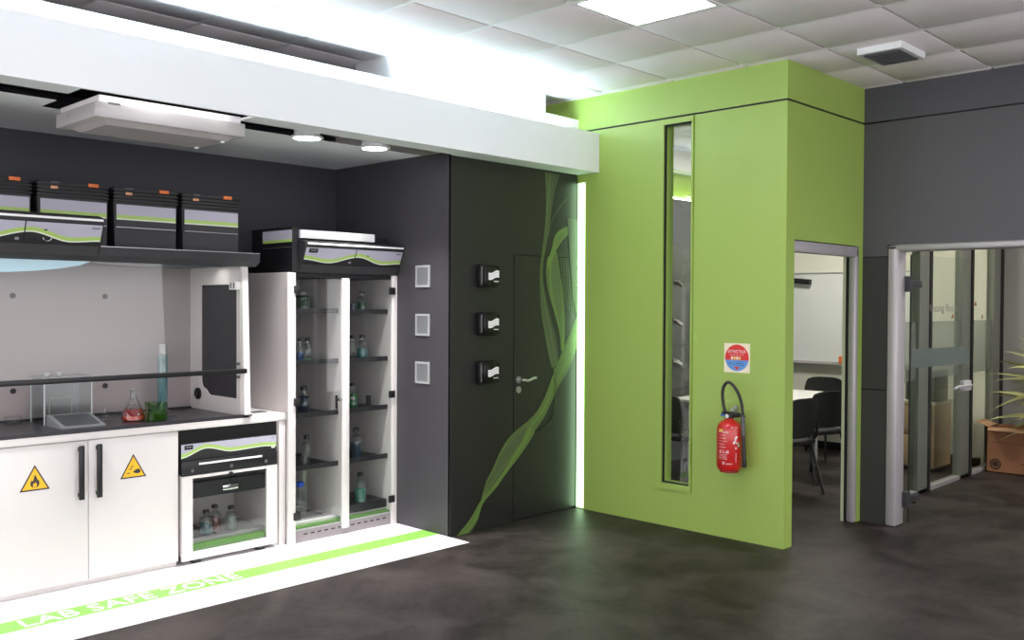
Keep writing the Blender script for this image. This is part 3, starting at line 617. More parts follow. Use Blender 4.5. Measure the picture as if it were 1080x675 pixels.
# ================================================================== WALL GRAPHIC (flat print)
def pmat():
    m = D.materials.new('wave_print'); m.use_nodes = True; nt = m.node_tree; b = nt.nodes['Principled BSDF']
    at = nt.nodes.new('ShaderNodeAttribute'); at.attribute_name = 'ink'
    mx = nt.nodes.new('ShaderNodeMix'); mx.data_type = 'RGBA'
    mx.inputs[6].default_value = lin('#3c3b3a'); mx.inputs[7].default_value = lin('#86b43e')
    nt.links.new(at.outputs['Fac'], mx.inputs[0]); nt.links.new(mx.outputs[2], b.inputs['Base Color']); b.inputs['Roughness'].default_value = .45
    return m
WP = pmat()
SWOOSH = {
    'veil_outer': ([(5.343, 2.632), (5.356, 2.466), (5.352, 2.285), (5.326, 2.102), (5.295, 1.92), (5.291, 1.776), (5.309, 1.559), (5.365, 1.34), (5.432, 1.132)], [(5.508, 2.634), (5.443, 2.474), (5.401, 2.274), (5.359, 2.082), (5.322, 1.921), (5.329, 1.776), (5.396, 1.558), (5.475, 1.352), (5.51, 1.159)], 0.22, 0.5),
    'veil_inner': ([(5.376, 1.988), (5.361, 1.864), (5.395, 1.712), (5.462, 1.558), (5.519, 1.41), (5.543, 1.261)], [(5.48, 2.029), (5.515, 1.868), (5.55, 1.743), (5.574, 1.558), (5.581, 1.409), (5.571, 1.26)], 0.55, 0.4),
    'leaf': ([(5.74, 2.289), (5.624, 2.244), (5.512, 2.2), (5.457, 2.145), (5.424, 2.056), (5.376, 1.952)], [(5.74, 2.266), (5.659, 2.201), (5.569, 2.144), (5.491, 2.066), (5.436, 1.983), (5.381, 1.894)], 0.8, 0.6),
    'main_upper': ([(5.741, 1.55), (5.655, 1.407), (5.576, 1.29), (5.477, 1.13), (5.379, 0.959), (5.272, 0.821), (5.167, 0.744)], [(5.743, 1.315), (5.692, 1.219), (5.612, 1.094), (5.522, 1.002), (5.456, 0.91), (5.348, 0.757), (5.22, 0.652)], 0.8, 0.5),
    'lens': ([(5.167, 0.744), (5.054, 0.69), (4.963, 0.635), (4.874, 0.546), (4.787, 0.411), (4.73, 0.342), (4.678, 0.219)], [(5.199, 0.683), (5.127, 0.604), (5.035, 0.507), (4.945, 0.419), (4.856, 0.346), (4.759, 0.269), (4.688, 0.204)], 0.35, 0.35),
    'band': ([(5.167, 0.715), (5.106, 0.606), (5.004, 0.496), (4.895, 0.383), (4.788, 0.293), (4.674, 0.213), (4.568, 0.094), (4.442, 0.001)], [(5.242, 0.658), (5.148, 0.559), (5.04, 0.464), (4.925, 0.372), (4.812, 0.276), (4.693, 0.19), (4.637, 0.076), (4.554, -0.005)], 0.9, 0.7),
    'edge': ([(5.167, 0.744), (5.054, 0.692), (4.963, 0.64), (4.872, 0.55), (4.782, 0.415), (4.727, 0.346), (4.674, 0.22)], [(5.178, 0.732), (5.064, 0.681), (4.973, 0.627), (4.886, 0.538), (4.795, 0.403), (4.737, 0.334), (4.685, 0.211)], 0.85, 0.8),
    'faint': ([(5.588, 2.457), (5.499, 2.376), (5.423, 2.282), (5.369, 2.141)], [(5.594, 2.446), (5.506, 2.365), (5.431, 2.276), (5.378, 2.134)], 0.35, 0.3),
    'upper_right': ([(5.601, 2.302), (5.663, 1.782), (5.712, 1.557)], [(5.734, 2.296), (5.739, 1.784), (5.741, 1.557)], 0.12, 0.22),
}
NET = [[(5.491, 2.015), (5.628, 1.879), (5.739, 1.761)], [(5.494, 1.987), (5.628, 1.841), (5.739, 1.721)], [(5.497, 1.96), (5.629, 1.804), (5.74, 1.682)], [(5.5, 1.932), (5.629, 1.767), (5.74, 1.642)], [(5.503, 1.905), (5.629, 1.729), (5.74, 1.602)], [(5.506, 1.877), (5.63, 1.692), (5.741, 1.563)], [(5.509, 1.85), (5.63, 1.655), (5.741, 1.523)], [(5.512, 1.822), (5.63, 1.617), (5.741, 1.483)], [(5.515, 1.794), (5.631, 1.58), (5.742, 1.444)], [(5.513, 2.06), (5.549, 1.854), (5.585, 1.595)], [(5.549, 2.012), (5.579, 1.812), (5.61, 1.589)], [(5.585, 1.964), (5.61, 1.769), (5.634, 1.582)], [(5.622, 1.916), (5.641, 1.726), (5.659, 1.576)], [(5.659, 1.867), (5.672, 1.682), (5.684, 1.57)], [(5.696, 1.818), (5.703, 1.639), (5.71, 1.563)], [(5.733, 1.768), (5.735, 1.595), (5.735, 1.557)], [(5.443, 1.154), (5.474, 0.82), (5.316, 0.672), (5.199, 0.654)], [(5.452, 1.145), (5.467, 0.809), (5.308, 0.669), (5.199, 0.657)], [(5.461, 1.136), (5.461, 0.798), (5.299, 0.665), (5.199, 0.66)], [(5.47, 1.126), (5.454, 0.787), (5.291, 0.662), (5.199, 0.663)], [(5.479, 1.117), (5.448, 0.775), (5.282, 0.658), (5.199, 0.666)], [(5.488, 1.108), (5.441, 0.764), (5.274, 0.655), (5.199, 0.669)]]

def cat(pts, n=6):
    out = []
    P_ = [pts[0]]+list(pts)+[pts[-1]]
    for i in range(1, len(P_)-2):
        for k in range(n):
            t_ = k/n; a, b, c, d = P_[i-1:i+3]
            out.append(tuple(.5*((2*b[j])+(-a[j]+c[j])*t_+(2*a[j]-5*b[j]+4*c[j]-d[j])*t_**2+(-a[j]+3*b[j]-3*c[j]+d[j])*t_**3) for j in (0, 1)))
    out.append(tuple(pts[-1])); return out
wg = thing('wall_graphic', 'green translucent wave print flowing down the dark wall and hidden door', 'wall graphic', (5.3, 4.84, 0))
def inkmesh(name, vs, fs, ink):
    me = D.meshes.new(name); off = wg.location
    me.from_pydata([(x-off.x, y-off.y, z-off.z) for x, y, z in vs], [], fs); me.materials.append(WP)
    a = me.attributes.new('ink', 'FLOAT', 'POINT'); a.data.foreach_set('value', [q*.55 for q in ink])
    o = D.objects.new(name, me); C.objects.link(o); o.parent = wg; return o
for k, (name, (A_, B_, i0, i1)) in enumerate(SWOOSH.items()):
    A2, B2 = cat(A_), cat(B_); n = len(A2); y = 4.8395-.0003*k; m_ = 5
    vs = []; ink = []
    for a, b in zip(A2, B2):
        for j in range(m_):
            s = j/(m_-1); vs.append((a[0]+(b[0]-a[0])*s, y, a[1]+(b[1]-a[1])*s))
            ink.append(i0+(i1-i0)*(s if name != 'veil_outer' else (1-s)) if name not in ('main_upper',) else i0+(i1-i0)*abs(2*s-1))
    if name == 'veil_outer': ink = [(.55, .28, .2, .16, .08)[i % 5] for i in range(len(vs))]
    if name == 'veil_inner': ink = [(.7, .5, .4, .38, .42)[i % 5] for i in range(len(vs))]
    if name == 'upper_right': ink = [(.0, .08, .12, .16, .2)[i % 5] for i in range(len(vs))]
    fs = [(i*m_+j, i*m_+j+1, (i+1)*m_+j+1, (i+1)*m_+j) for i in range(n-1) for j in range(m_-1)]
    inkmesh('ribbon', vs, fs, [q*.62 for q in ink])
    if name in ('edge', 'faint'): continue
    fv = []; ff = []; nl = {'veil_outer': 9, 'veil_inner': 8, 'main_upper': 12, 'lens': 10, 'band': 8, 'leaf': 8, 'upper_right': 7}[name]
    for l in range(nl+1):
        o_ = len(fv); s0 = l/nl
        for i, (a, b) in enumerate(zip(A2, B2)):
            s = s0+.10*math.sin(i/len(A2)*5+l*.9)*(0 < l < nl); s = min(1, max(0, s))
            x, z = a[0]+(b[0]-a[0])*s, a[1]+(b[1]-a[1])*s; wd = .0016
            fv += [(x-wd, y-.0002, z), (x+wd, y-.0002, z)]
        ff += [(o_+2*i, o_+2*i+1, o_+2*i+3, o_+2*i+2) for i in range(n-1)]
    inkmesh('filaments', fv, ff, [{'upper_right': .35, 'veil_outer': .55, 'lens': .75}.get(name, 1.1)]*len(fv))
vs = []; fs = []
for ln in NET:
    pts = cat(ln, 5); o_ = len(vs)
    for x, z in pts: vs += [(x-.0022, 4.8362, z+.001), (x+.0022, 4.8362, z-.001)]
    fs += [(o_+2*i, o_+2*i+1, o_+2*i+3, o_+2*i+2) for i in range(len(pts)-1)]
o = inkmesh('line_net', vs, fs, [.42]*len(vs)); o['kind'] = 'stuff'

# ================================================================== GLASSWARE ON THE WORKTOP
ZW = .8925
def vessel(name, lab, cat_, x, y, prof, liq=None, lcol=None, group=None, z=ZW, vm=VESSEL):
    t = thing(name, lab, cat_, (x, y, z), group)
    MB().lathe(x, y, [(r, z+h) for r, h in prof], 28, cap=False).add([(x+prof[0][0]*math.cos(q*math.pi/8), y+prof[0][0]*math.sin(q*math.pi/8), z+prof[0][1]) for q in range(16)], [tuple(range(16))]).build('body', vm, t)
    if liq: MB().lathe(x, y, [(r, z+h) for r, h in liq], 24).build('liquid', lcol, t)
    return t
ORL = liquid('orange_liquid', '#d8321a'); GRL = liquid('green_liquid', '#7f9f4d'); TLL = liquid('teal_liquid', '#8fc4cb')
vessel('conical_flask', 'conical flask with orange red liquid on the fume cupboard worktop', 'flask', 2.545, 5.739, [(.066, .002), (.070, .008), (.066, .05), (.024, .13), (.018, .145), (.018, .185), (.022, .192)], [(.064, .004), (.067, .01), (.0655, .032)], mat('orange_solution', '#cc3a18', .2, coat=.3))
MB().lathe(2.545, 5.739, [(.0655, ZW+.032), (.061, ZW+.052), (.050, ZW+.072)], 24).build('liquid', mat('dark_red_solution', '#861414', .2, coat=.3), D.objects['conical_flask'], label='darker red upper layer of liquid')
t = vessel('beaker', 'green tinted glass beaker beside the orange flask', 'beaker', 2.645, 5.643, [(.062, .002), (.066, .008), (.066, .108), (.069, .113)], [(.060, .004), (.062, .045)], GRL, vm=glass('green_glass', '#b4d9ae', .05, .4))
t = vessel('measuring_cylinder', 'tall measuring cylinder filled with teal liquid behind the beaker', 'cylinder', 2.870, 6.03, [(.033, .012), (.034, .02), (.034, .455), (.038, .46)], [(.031, .02), (.032, .38)], TLL)
MB().lathe(2.870, 6.03, [(.055, .8925), (.058, .898), (.035, .906)], 24).build('foot', VESSEL, t)
vessel('small_flask', 'tiny empty clear flask left of the orange flask', 'flask', 2.42, 5.86, [(.030, .002), (.032, .006), (.010, .045), (.008, .075), (.010, .078)])
o = MB().lathe(2.80, 5.74, [(.005, ZW), (.03, ZW+.001), (.034, ZW+.012), (.032, ZW+.013), (.02, ZW+.005)], 20, cap=False).build('watch_glass', VESSEL); tag(o, 'small clear glass dish right of the green beaker', 'dish')
# acrylic chamber
t = thing('acrylic_chamber', 'clear acrylic chamber standing at the left of the worktop', 'chamber', (2.22, 5.98, ZW))
xa, xb, ya, yb, zt = 2.06, 2.34, 5.86, 6.08, ZW+.27
B(xa, ya, ZW, xb, ya+.006, zt).build('front_wall', ACRYL, t); B(xa, yb-.006, ZW, xb, yb, zt).build('rear_wall', ACRYL, t)
B(xa, ya+.006, ZW, xa+.006, yb-.006, zt).build('side_wall', ACRYL, t); B(xb-.006, ya+.006, ZW, xb, yb-.006, zt).build('side_wall', ACRYL, t)
B(xa-.01, ya-.01, zt, xb+.01, yb+.01, zt+.012).build('lid', glass('acrylic_lid', '#c9cccc', .12, .4, .08, .25, '#c9cccc'), t)
for x in (xa+.05, xa+.12): MB().lathe(x, 5.95, [(.012, zt+.012), (.018, zt+.02), (.018, zt+.034), (.010, zt+.038)], 14).build('knob', mat('clear_grey', '#a9a9aa', .2), t)
ed = MB()
for x in (xa, xb-.004):
    for y in (ya, yb-.004): ed.box(x-.001, y-.001, ZW, x+.005, y+.005, zt)
ed.build('polished_edge', mat('bright_edge', '#d6dadb', .3), t)
fr_ = MB()
for x in (xa+.06, xa+.19): fr_.box(x, 5.95, ZW+.02, x+.006, 5.956, ZW+.15)
fr_.box(xa+.06, 5.95, ZW+.145, xa+.196, 5.956, ZW+.152).box(xa+.06, 5.95, ZW+.02, xa+.196, 5.956, ZW+.026); fr_.build('inner_frame', mat('pale_green_grey', '#9aa392', .4), t)
o = MB()
t = thing('balance', 'flat grey laboratory scale in front of the acrylic chamber', 'scale', (2.20, 5.74, ZW))
MB().prism([(5.60, ZW), (5.60, ZW+.010), (5.82, ZW+.062), (5.84, ZW+.062), (5.84, ZW)], 'x', 2.065, 2.315).build('base', mat('grey_scale_body', '#8d9092', .4), t)
MB().prism([(5.62, ZW+.0165), (5.62, ZW+.0195), (5.80, ZW+.062), (5.80, ZW+.059)], 'x', 2.09, 2.29).build('pan', mat('dark_pan', '#4b4e52', .35), t)
o = MB().box(1.90, 6.00, ZW, 1.99, 6.06, ZW+.05, bev=.006).build('glass_block', ACRYL); tag(o, 'small clear glass block left of the acrylic chamber', 'glass block')

# ================================================================== BOTTLES
def bottle(x, y, z, r, h, lab, cap='black', lcol=None, lev=.45, group=None, kind='bottle', neck=.42, shape='bottle'):
    t = thing(kind, lab, 'bottle' if kind != 'flask' else 'flask', (x, y, z), group)
    if shape == 'round': pr = [(r*.45, .001), (r*.8, h*.08), (r, h*.28), (r*.85, h*.52), (r*.4, h*.68), (r*.32, h*.74), (r*.32, h*.88)]
    elif shape == 'cone': pr = [(r*.95, .001), (r, h*.04), (r*.9, h*.3), (r*.36, h*.68), (r*.32, h*.88)]
    else: pr = [(r*.93, .001), (r, h*.03), (r, h*.60), (r*.85, h*.69), (r*neck, h*.77), (r*neck, h*.88)]
    MB().lathe(x, y, [(a, z+b) for a, b in pr], 20, cap=False).build('body', VESSEL, t)
    if lcol:
        lq = [(a*.93, z+max(b, .003)) for a, b in pr if b < h*lev]; last = lq[-1]; lq.append((last[0]*(1 if shape == 'bottle' else .92), z+h*lev)); MB().lathe(x, y, lq, 18).build('liquid', lcol, t)
    if cap:
        cr = r*neck*1.28 if shape == 'bottle' else r*.45
        MB().lathe(x, y, [(cr, z+h*.86), (cr, z+h*.985), (cr*.9, z+h)], 16).build('cap', BLUE if cap == 'blue' else BLACK, t)
    return t
Gd = liquid('dark_green_liquid', '#1d7a52'); Bl = liquid('blue_liquid', '#3d6aa8'); Tq = liquid('turquoise_liquid', '#2aa0a8'); Db = liquid('deep_blue_liquid', '#2a4468'); Gg = liquid('emerald_liquid', '#2c9a55'); Pk = liquid('pink_liquid', '#c8705e'); Cl = liquid('clear_liquid', '#c9d4c8'); Lb = liquid('pale_blue_liquid', '#9fc4cc'); Tb = liquid('petrol_liquid', '#1f6a86'); Mi = liquid('mint_liquid', '#68bdb0')
bottle(3.69, 5.62, 1.571, .055, .15, 'squat bottle with dark green liquid on the top shelf, left bay of the glass cabinet', None, Gd, .70, neck=.6)
bottle(3.655, 5.60, 1.218, .028, .165, 'slim black capped bottle with blue liquid on the second shelf, left bay', 'black', Bl, .40)
bottle(3.725, 5.61, 1.218, .033, .165, 'clear black capped bottle right of the slim blue one in the left bay', 'black', liquid('faint_green', '#9dc4a8'), .12)
bottle(3.70, 5.62, .856, .050, .185, 'round dark blue flask with black stopper on the third shelf, left bay', 'black', Db, .62, kind='flask', shape='round')
bottle(3.725, 5.62, .495, .038, .205, 'clear empty bottle with flat foot on the fourth shelf, left bay', 'black', None)
bottle(3.705, 5.67, .130, .060, .235, 'clear round flask with blue cap at the bottom of the left bay', 'blue', None, kind='flask', shape='round')
o = MB().lathe(3.80, 5.76, [(.020, .130), (.020, .43), (.022, .435)], 16, cap=False).build('glass_tube', VESSEL); tag(o, 'tall clear glass tube behind the blue capped flask', 'tube')
bottle(4.10, 5.60, 1.564, .022, .10, 'small bottle with blue liquid on the top shelf, right bay', None, Bl, .5)
bottle(4.185, 5.60, 1.564, .042, .155, 'bottle half full of dark green liquid on the top shelf, right bay', 'black', Gd, .5)
bottle(4.10, 5.60, 1.218, .034, .175, 'clear bottle with a little green liquid on the second shelf, right bay', 'black', Gd, .1)
bottle(4.19, 5.60, 1.218, .040, .178, 'black capped bottle with turquoise liquid on the second shelf, right bay', 'black', Tq, .42)
bottle(4.10, 5.60, .861, .046, .185, 'conical flask with emerald liquid on the third shelf, right bay', 'black', Gg, .55, kind='flask', shape='cone')
bottle(4.135, 5.60, .498, .044, .215, 'tall black capped bottle with petrol blue liquid on the fourth shelf, right bay', 'black', Tb, .50)
bottle(4.135, 5.545, .180, .042, .215, 'black capped bottle with mint liquid at the bottom of the right bay', 'black', Mi, .42)
bottle(2.975, 5.64, .133, .042, .15, 'black capped bottle with pale blue liquid, left of three in the under-counter cabinet', 'black', Lb, .40)
bottle(3.08, 5.72, .126, .038, .165, 'black capped bottle with pink liquid, middle of three in the under-counter cabinet', 'black', Pk, .50)
bottle(3.165, 5.66, .126, .040, .155, 'black capped bottle with clear liquid, right of three in the under-counter cabinet', 'black', Cl, .55)

# ================================================================== EXTINGUISHER AND SIGN
t = thing('extinguisher_sign', 'square cream sign with red and blue disc above the extinguisher', 'sign', (5.735, 3.40, 1.16))
X0 = 5.7365
B(5.7345, 3.300, 1.160, X0, 3.500, 1.362).build('plate', mat('cream_plate', '#ece3c8', .5), t)
cy, cz, R_ = 3.400, 1.262, .092
def seg(a0, a1, n=24): return [(cy-R_*math.cos(a0+(a1-a0)*i/n), cz+R_*math.sin(a0+(a1-a0)*i/n)) for i in range(n+1)]
q0 = math.asin(-.016/R_)
m = MB().prism(seg(q0, math.pi-q0), 'x', 5.7335, 5.7345, 0).prism(seg(math.pi-q0, 2*math.pi+q0), 'x', 5.7335, 5.7345, 1)
fy = lambda x0, z0: (lambda x, y: (5.7325, x0-x, z0+y))
letter(m, 'EXTINCTEUR', .020, fy(3.469, 1.296), 2, width=.138); letter(m, 'eau pulv\u00e9ris\u00e9e + additif', .009, fy(3.455, 1.279), 2, width=.110)
for k in range(4): m.box(5.7325, 3.445-.020*k-.015, 1.250, 5.7335, 3.445-.020*k, 1.271, 3 if k % 2 else 4)
letter(m, 'ABF', .012, fy(3.470, 1.215), 5, width=.034)
m.box(5.7325, 3.417, 1.21, 5.7335, 3.42, 1.236, 5)
for k in range(3): m.box(5.7325, 3.345, 1.232-.011*k, 5.7335, 3.405+.002*k, 1.235-.011*k, 5)
m.prism([(3.425, 1.200), (3.373, 1.200), (3.399, 1.178)], 'x', 5.7325, 5.7335, 0)
m.build('disc_print', [mat('sign_red', '#d8322c', .5), mat('sign_blue', '#5b96d4', .5), PRINTW, mat('sign_yellow', '#ead37a', .5), mat('sign_cream', '#f3ead2', .5), mat('sign_navy', '#233a6a', .5)], t)

ex, ey = 5.632, 3.392
t = thing('fire_extinguisher', 'red fire extinguisher with white print hanging on the green wall', 'fire extinguisher', (ex, ey, .50))
r = .086
prof = [(.02, .497), (.060, .500), (.076, .508), (r, .530), (r, .775), (.080, .805), (.062, .828), (.035, .842), (.026, .850), (.026, .862)]
b_ = MB().lathe(ex, ey, prof, 40).build('cylinder', RED, t)
MB().lathe(ex, ey, [(.060, .487), (.064, .489), (.064, .502), (.056, .504)], 28).build('base_ring', mat('dark_red', '#8a1713', .4), t)
# printed texts follow the round body; direction towards the viewer
th0 = math.atan2(-ey, -ex)
def wrap(s, z): 
    a_ = th0 + s/r; return (ex+(r+.0008)*math.cos(a_), ey+(r+.0008)*math.sin(a_), z)
m = MB()
def wl(txt, s, z, h, width, mi=0): letter(m, txt, h, lambda x, y: wrap(s+x, z+y), mi, width=width)
wl('EXTINCTEUR', -.085, .762, .010, .080); 
for k, tx in enumerate(('1 d\u00e9goupiller', '2 percuter', '3 appuyer sur la poign\u00e9e', 'diriger le jet', 'base des flammes')): wl(tx, -.082, .742-.020*k, .008, .050+.010*(k % 3))
wl('6 L', -.070, .625, .024, .040); wl('AB', -.025, .625, .020, .022)
for k, tx in enumerate(('eau avec additif', 'ne pas utiliser', 'sur courant', '+5 +55')): wl(tx, -.075, .612-.010*k, .006, .06)
wl('V', -.050, .545, .024, .022); wl('additif', -.024, .550, .010, .045)
letter(m, 'contr\u00f4le annuel', .010, lambda x, y: wrap(.050-y, .565+x), 0, width=.06)
for a0, z0 in ((.005, .815-.02), (.04, .795)): wl('\u25b2', a0, z0, .012, .016) if False else wl('CE', a0, z0, .010, .018)
def quadw(s0, s1, z0, z1, mi, sk=0): m.add([wrap(s0, z0), wrap((s0+s1)/2, z0), wrap(s1, z0), wrap(s1+sk, z1), wrap((s0+s1)/2+sk, z1), wrap(s0+sk, z1)], [(0, 1, 4, 5), (1, 2, 3, 4)], mi)
quadw(.022, .037, .690, .740, 0, .022); quadw(.046, .056, .690, .700, 0)
quadw(-.078, -.045, .772, .788, 1); quadw(.062, .076, .665, .700, 2); quadw(.064, .073, .672, .685, 0)
quadw(.040, .052, .655, .667, 0); quadw(.043, .049, .658, .664, 3)
m.build('printed_label', [PRINTW, mat('label_yellow', '#e3c53a', .4), mat('label_green', '#3c9a5a', .4), RED], t)
V_ = Vector((ex, ey, 0))
m = MB().lathe(ex, ey, [(.030, .856), (.034, .866), (.030, .882), (.018, .890)], 20).box(ex-.018, ey-.075, .878, ex+.018, ey+.055, .898, bev=.006)
m.tube([(ex, ey+.05, .878), (ex, ey-.02, .868), (ex, ey-.10, .880), (ex, ey-.115, .872)], .010, 8)
m.build('valve_head', BLACK, t)
B(ex-.02, ey+.010, .866, ex+.022, ey+.06, .882, bev=.004).build('trigger_cap', mat('blue_plastic', '#2f5fa8', .4), t)
MB().disc((ex-.034, ey-.005, .872), (-1, 0, 0), .014, .008, 16).build('gauge', CHROME, t)
B(5.70, ey-.012, .88, 5.737, ey+.012, .935).box(5.66, ey-.012, .90, 5.71, ey+.012, .915).build('bracket', STEEL, t)
hp = [(ex, ey+.030, .885), (ex, ey+.045, .93), (ex, ey+.056, 1.00), (ex, ey+.050, 1.06), (ex, ey+.020, 1.098), (ex, ey-.020, 1.085), (ex, ey-.065, 1.03), (ex, ey-.092, .96), (ex, ey-.100, .90), (ex, ey-.105, .84)]
def cat3(p, n=5):
    p = [Vector(q) for q in p]; P_ = [p[0]]+p+[p[-1]]; out = []
    for i in range(1, len(P_)-2):
        a, b, c, d = P_[i-1:i+3]
        for k in range(n):
            s = k/n; out.append(.5*((2*b)+(-a+c)*s+(2*a-5*b+4*c-d)*s*s+(-a+3*b-3*c+d)*s**3))
    return out+[p[-1]]
h_ = MB().tube(cat3(hp), .0105, 10).build('hose', BLACK, t)
MB().tube([(ex, ey-.100, .880), (ex, ey-.105, .80), (ex, ey-.108, .745)], .014, 12).build('hose_grip', GREYP, t, label='grey grip sleeve')
MB().tube([(ex, ey-.108, .750), (ex, ey-.114, .60), (ex, ey-.117, .545), (ex, ey-.117, .530)], [.012, .013, .017, .014], 12).build('nozzle', BLACK, t)

# ================================================================== CEILING VENT
t = thing('ceiling_vent', 'square white ceiling vent with dark grille near the dark wall', 'vent', (6.0, 2.45, ZC-.05))
B(5.80, 2.32, ZC-.045, 6.18, 2.60, ZC-.004).build('frame', WHITE, t)
B(5.83, 2.35, ZC-.052, 6.15, 2.57, ZC-.046).build('grille_plate', mat('vent_dark', '#4b4a4a', .8), t)
m = MB()
for i in range(7): m.box(5.84+.045*i, 2.35, ZC-.058, 5.85+.045*i, 2.57, ZC-.052)
m.build('louvre', GREYP, t)

# ================================================================== MEETING ROOM
t = thing('whiteboard', 'large whiteboard with tray on the cream far wall', 'whiteboard', (10.1, 4.9, .98))
B(10.095, 3.86, .99, 10.118, 5.9, 1.985).build('panel', mat('board_white', '#dfe2e2', .25), t)
m = MB().box(10.085, 3.85, 1.985, 10.118, 5.91, 1.998).box(10.085, 3.85, .975, 10.118, 5.91, .99).box(10.085, 3.85, .975, 10.118, 3.862, 1.998); m.build('frame', ALU, t)
B(10.03, 4.1, .962, 10.118, 5.6, .975).build('tray', ALU, t)
o = B(10.03, 5.03, 1.875, 10.094, 5.36, 1.935, bev=.005).build('board_eraser', BLACK); tag(o, 'black magnetic eraser bar at the top of the whiteboard', 'eraser')
o.rotation_euler.x = math.radians(5)
o = B(10.03, 4.60, .976, 10.084, 4.67, 1.06, bev=.004).build('sponge', ORANGE); tag(o, 'orange sponge on the tray of the whiteboard', 'sponge')
o = B(10.04, 4.50, .976, 10.08, 4.59, .996).build('marker_box', BLACK); tag(o, 'small dark box on the whiteboard tray beside the orange sponge', 'box')
t = thing('meeting_table', 'white meeting table seen through the green doorway', 'table', (8.3, 4.65, 0))
B(7.40, 4.19, .715, 9.15, 5.12, .742, bev=.004).build('tabletop', mat('table_white', '#e8e8e6', .35), t)
for x in (7.55, 8.95):
    for y in (4.40, 4.98): MB().tube([(x, y, 0), (x, y, .70)], .022, 10).build('leg', ALU, t)
B(7.5, 4.45, .66, 9.05, 4.49, .70).build('under_rail', ALU, t)
CH = mat('chair_black', '#1b1b1d', .55); CHL = mat('chair_leg_black', '#141416', .35)
def chair(lab):
    t = thing('meeting_chair', lab, 'chair', (0, 0, 0), 'black chairs around the white meeting table')
    # front towards +y; back at -y
    m = MB(); n = 8
    for sgn in (0,): 
        vs = []; 
        for j in range(7):
            v = j/6; z = .50+.34*v; wd = .20+.025*math.sin(v*math.pi)-.03*max(0, v-.7)
            for i in range(n+1):
                u = i/n*2-1; vs.append((u*wd, -.20-.05*v+.035*(1-u*u)*-1+.02, z-(.025*abs(u)**4 if j == 6 else 0)))
        N = len(vs); vs2 = [(x, y+.022, z) for x, y, z in vs]
        fs = [(j*(n+1)+i, j*(n+1)+i+1, (j+1)*(n+1)+i+1, (j+1)*(n+1)+i) for j in range(6) for i in range(n)]
        fs2 = [tuple(N+q for q in f[::-1]) for f in fs]
        rim = [(i) for i in range(n+1)]+[(j*(n+1)+n) for j in range(1, 7)]+[6*(n+1)+i for i in range(n-1, -1, -1)]+[j*(n+1) for j in range(5, 0, -1)]
        fs3 = [(rim[k], N+rim[k], N+rim[(k+1) % len(rim)], rim[(k+1) % len(rim)]) for k in range(len(rim))]
        m.add(vs+vs2, fs+fs2+fs3)
    m.build('backrest', CH, t)
    B(-.22, -.20, .43, .22, .22, .475, bev=.018).build('seat', CH, t)
    for sx in (-1, 1):
        MB().tube([(sx*.20, .17, .44), (sx*.235, .24, 0)], .012, 8).build('leg', CHL, t)
        MB().tube([(sx*.20, -.16, .44), (sx*.235, -.27, 0)], .012, 8).build('leg', CHL, t)
        MB().tube([(sx*.20, -.14, .44), (sx*.205, -.21, .50), (sx*.20, -.225, .62)], .011, 8).build('back_support', CHL, t)
    m = MB().tube([(-.20, .17, .435), (.20, .17, .435), (.20, -.16, .435), (-.20, -.16, .435)], .011, 8, closed=True); m.build('seat_frame', CHL, t)
    return t
c0 = chair('black chair fully visible in the green doorway, at the near table side')
spots = [(8.31, 4.12, -18, None), (7.46, 3.98, -8, 'black chair half hidden by the green door jamb, at the near side of the table'), (9.55, 4.70, 90, 'black chair at the far end of the white table, only its back visible'), (7.08, 4.83, -90, 'black chair seen through the slit window at the near table end')]
for k, (x, y, rz, lab) in enumerate(spots):
    c = c0 if k == 0 else copy_tree(c0)
    c.location = (x, y, 0); c.rotation_euler = (0, 0, math.radians(rz))
    if lab: c['label'] = lab
# glass display panel with chrome clamps, behind the slit window
t = thing('glass_display', 'upright glass panel on a chrome rail with clamps behind the slit window', 'display panel', (8.1, 5.4, 0))
B(7.86, 5.395, .72, 8.5, 5.405, 2.25).build('pane', PANEG, t); B(7.86, 5.385, .98, 8.5, 5.394, 1.20).build('frosted_band', FROST, t)
MB().tube([(7.845, 5.40, 0), (7.845, 5.40, 2.25)], .011, 10).build('rail', ALU, t)
for z in (1.85, 1.46, 1.06): MB().tube([(7.83, 5.37, z+.01), (7.88, 5.36, z), (7.96, 5.355, z-.03)], [.022, .03, .02], 10).build('clamp', CHROME, t)
o = MB().tube([(7.85, 5.0, .86), (8.2, 4.95, .85)], .012, 8).tube([(7.85, 5.0, .80), (8.2, 4.95, .80)], .012, 8).tube([(7.87, 5.0, .742), (7.87, 5.0, .87)], .01, 8).build('chrome_stand', CHROME); tag(o, 'low chrome stand on the meeting table behind the slit window', 'stand')
t = thing('sideboard', 'pale brown wooden sideboard behind the glass partition', 'sideboard', (9.6, 3.56, 0))
WOODM = mat('beech', '#b49a7c', .5, noise=.12, nscale=8)
B(9.40, 3.40, .04, 9.85, 3.72, .66).build('body', WOODM, t); B(9.38, 3.38, .66, 9.87, 3.74, .685).build('top', mat('beech_light', '#cfc4ac', .5), t)
for z in (.06, .38): B(9.388, 3.42, z, 9.40, 3.70, z+.29, bev=.002).build('drawer', WOODM, t)
B(9.43, 3.43, 0, 9.8, 3.70, .04).build('plinth', BLACK, t)
t = thing('microwave', 'dark grey appliance standing on the sideboard behind the glass', 'appliance', (9.6, 3.56, .685))
B(9.45, 3.42, .69, 9.82, 3.70, .98, bev=.008).build('casing', mat('appliance_grey', '#5b5e58', .4), t); B(9.443, 3.45, .71, 9.451, 3.68, .96).build('door', mat('appliance_door', '#44473f', .2), t)
o = B(9.90, 3.30, .0, 10.05, 3.42, .12) ; o = o.build('floor_box', BLACK); tag(o, 'low black box on the floor beside the sideboard', 'box')

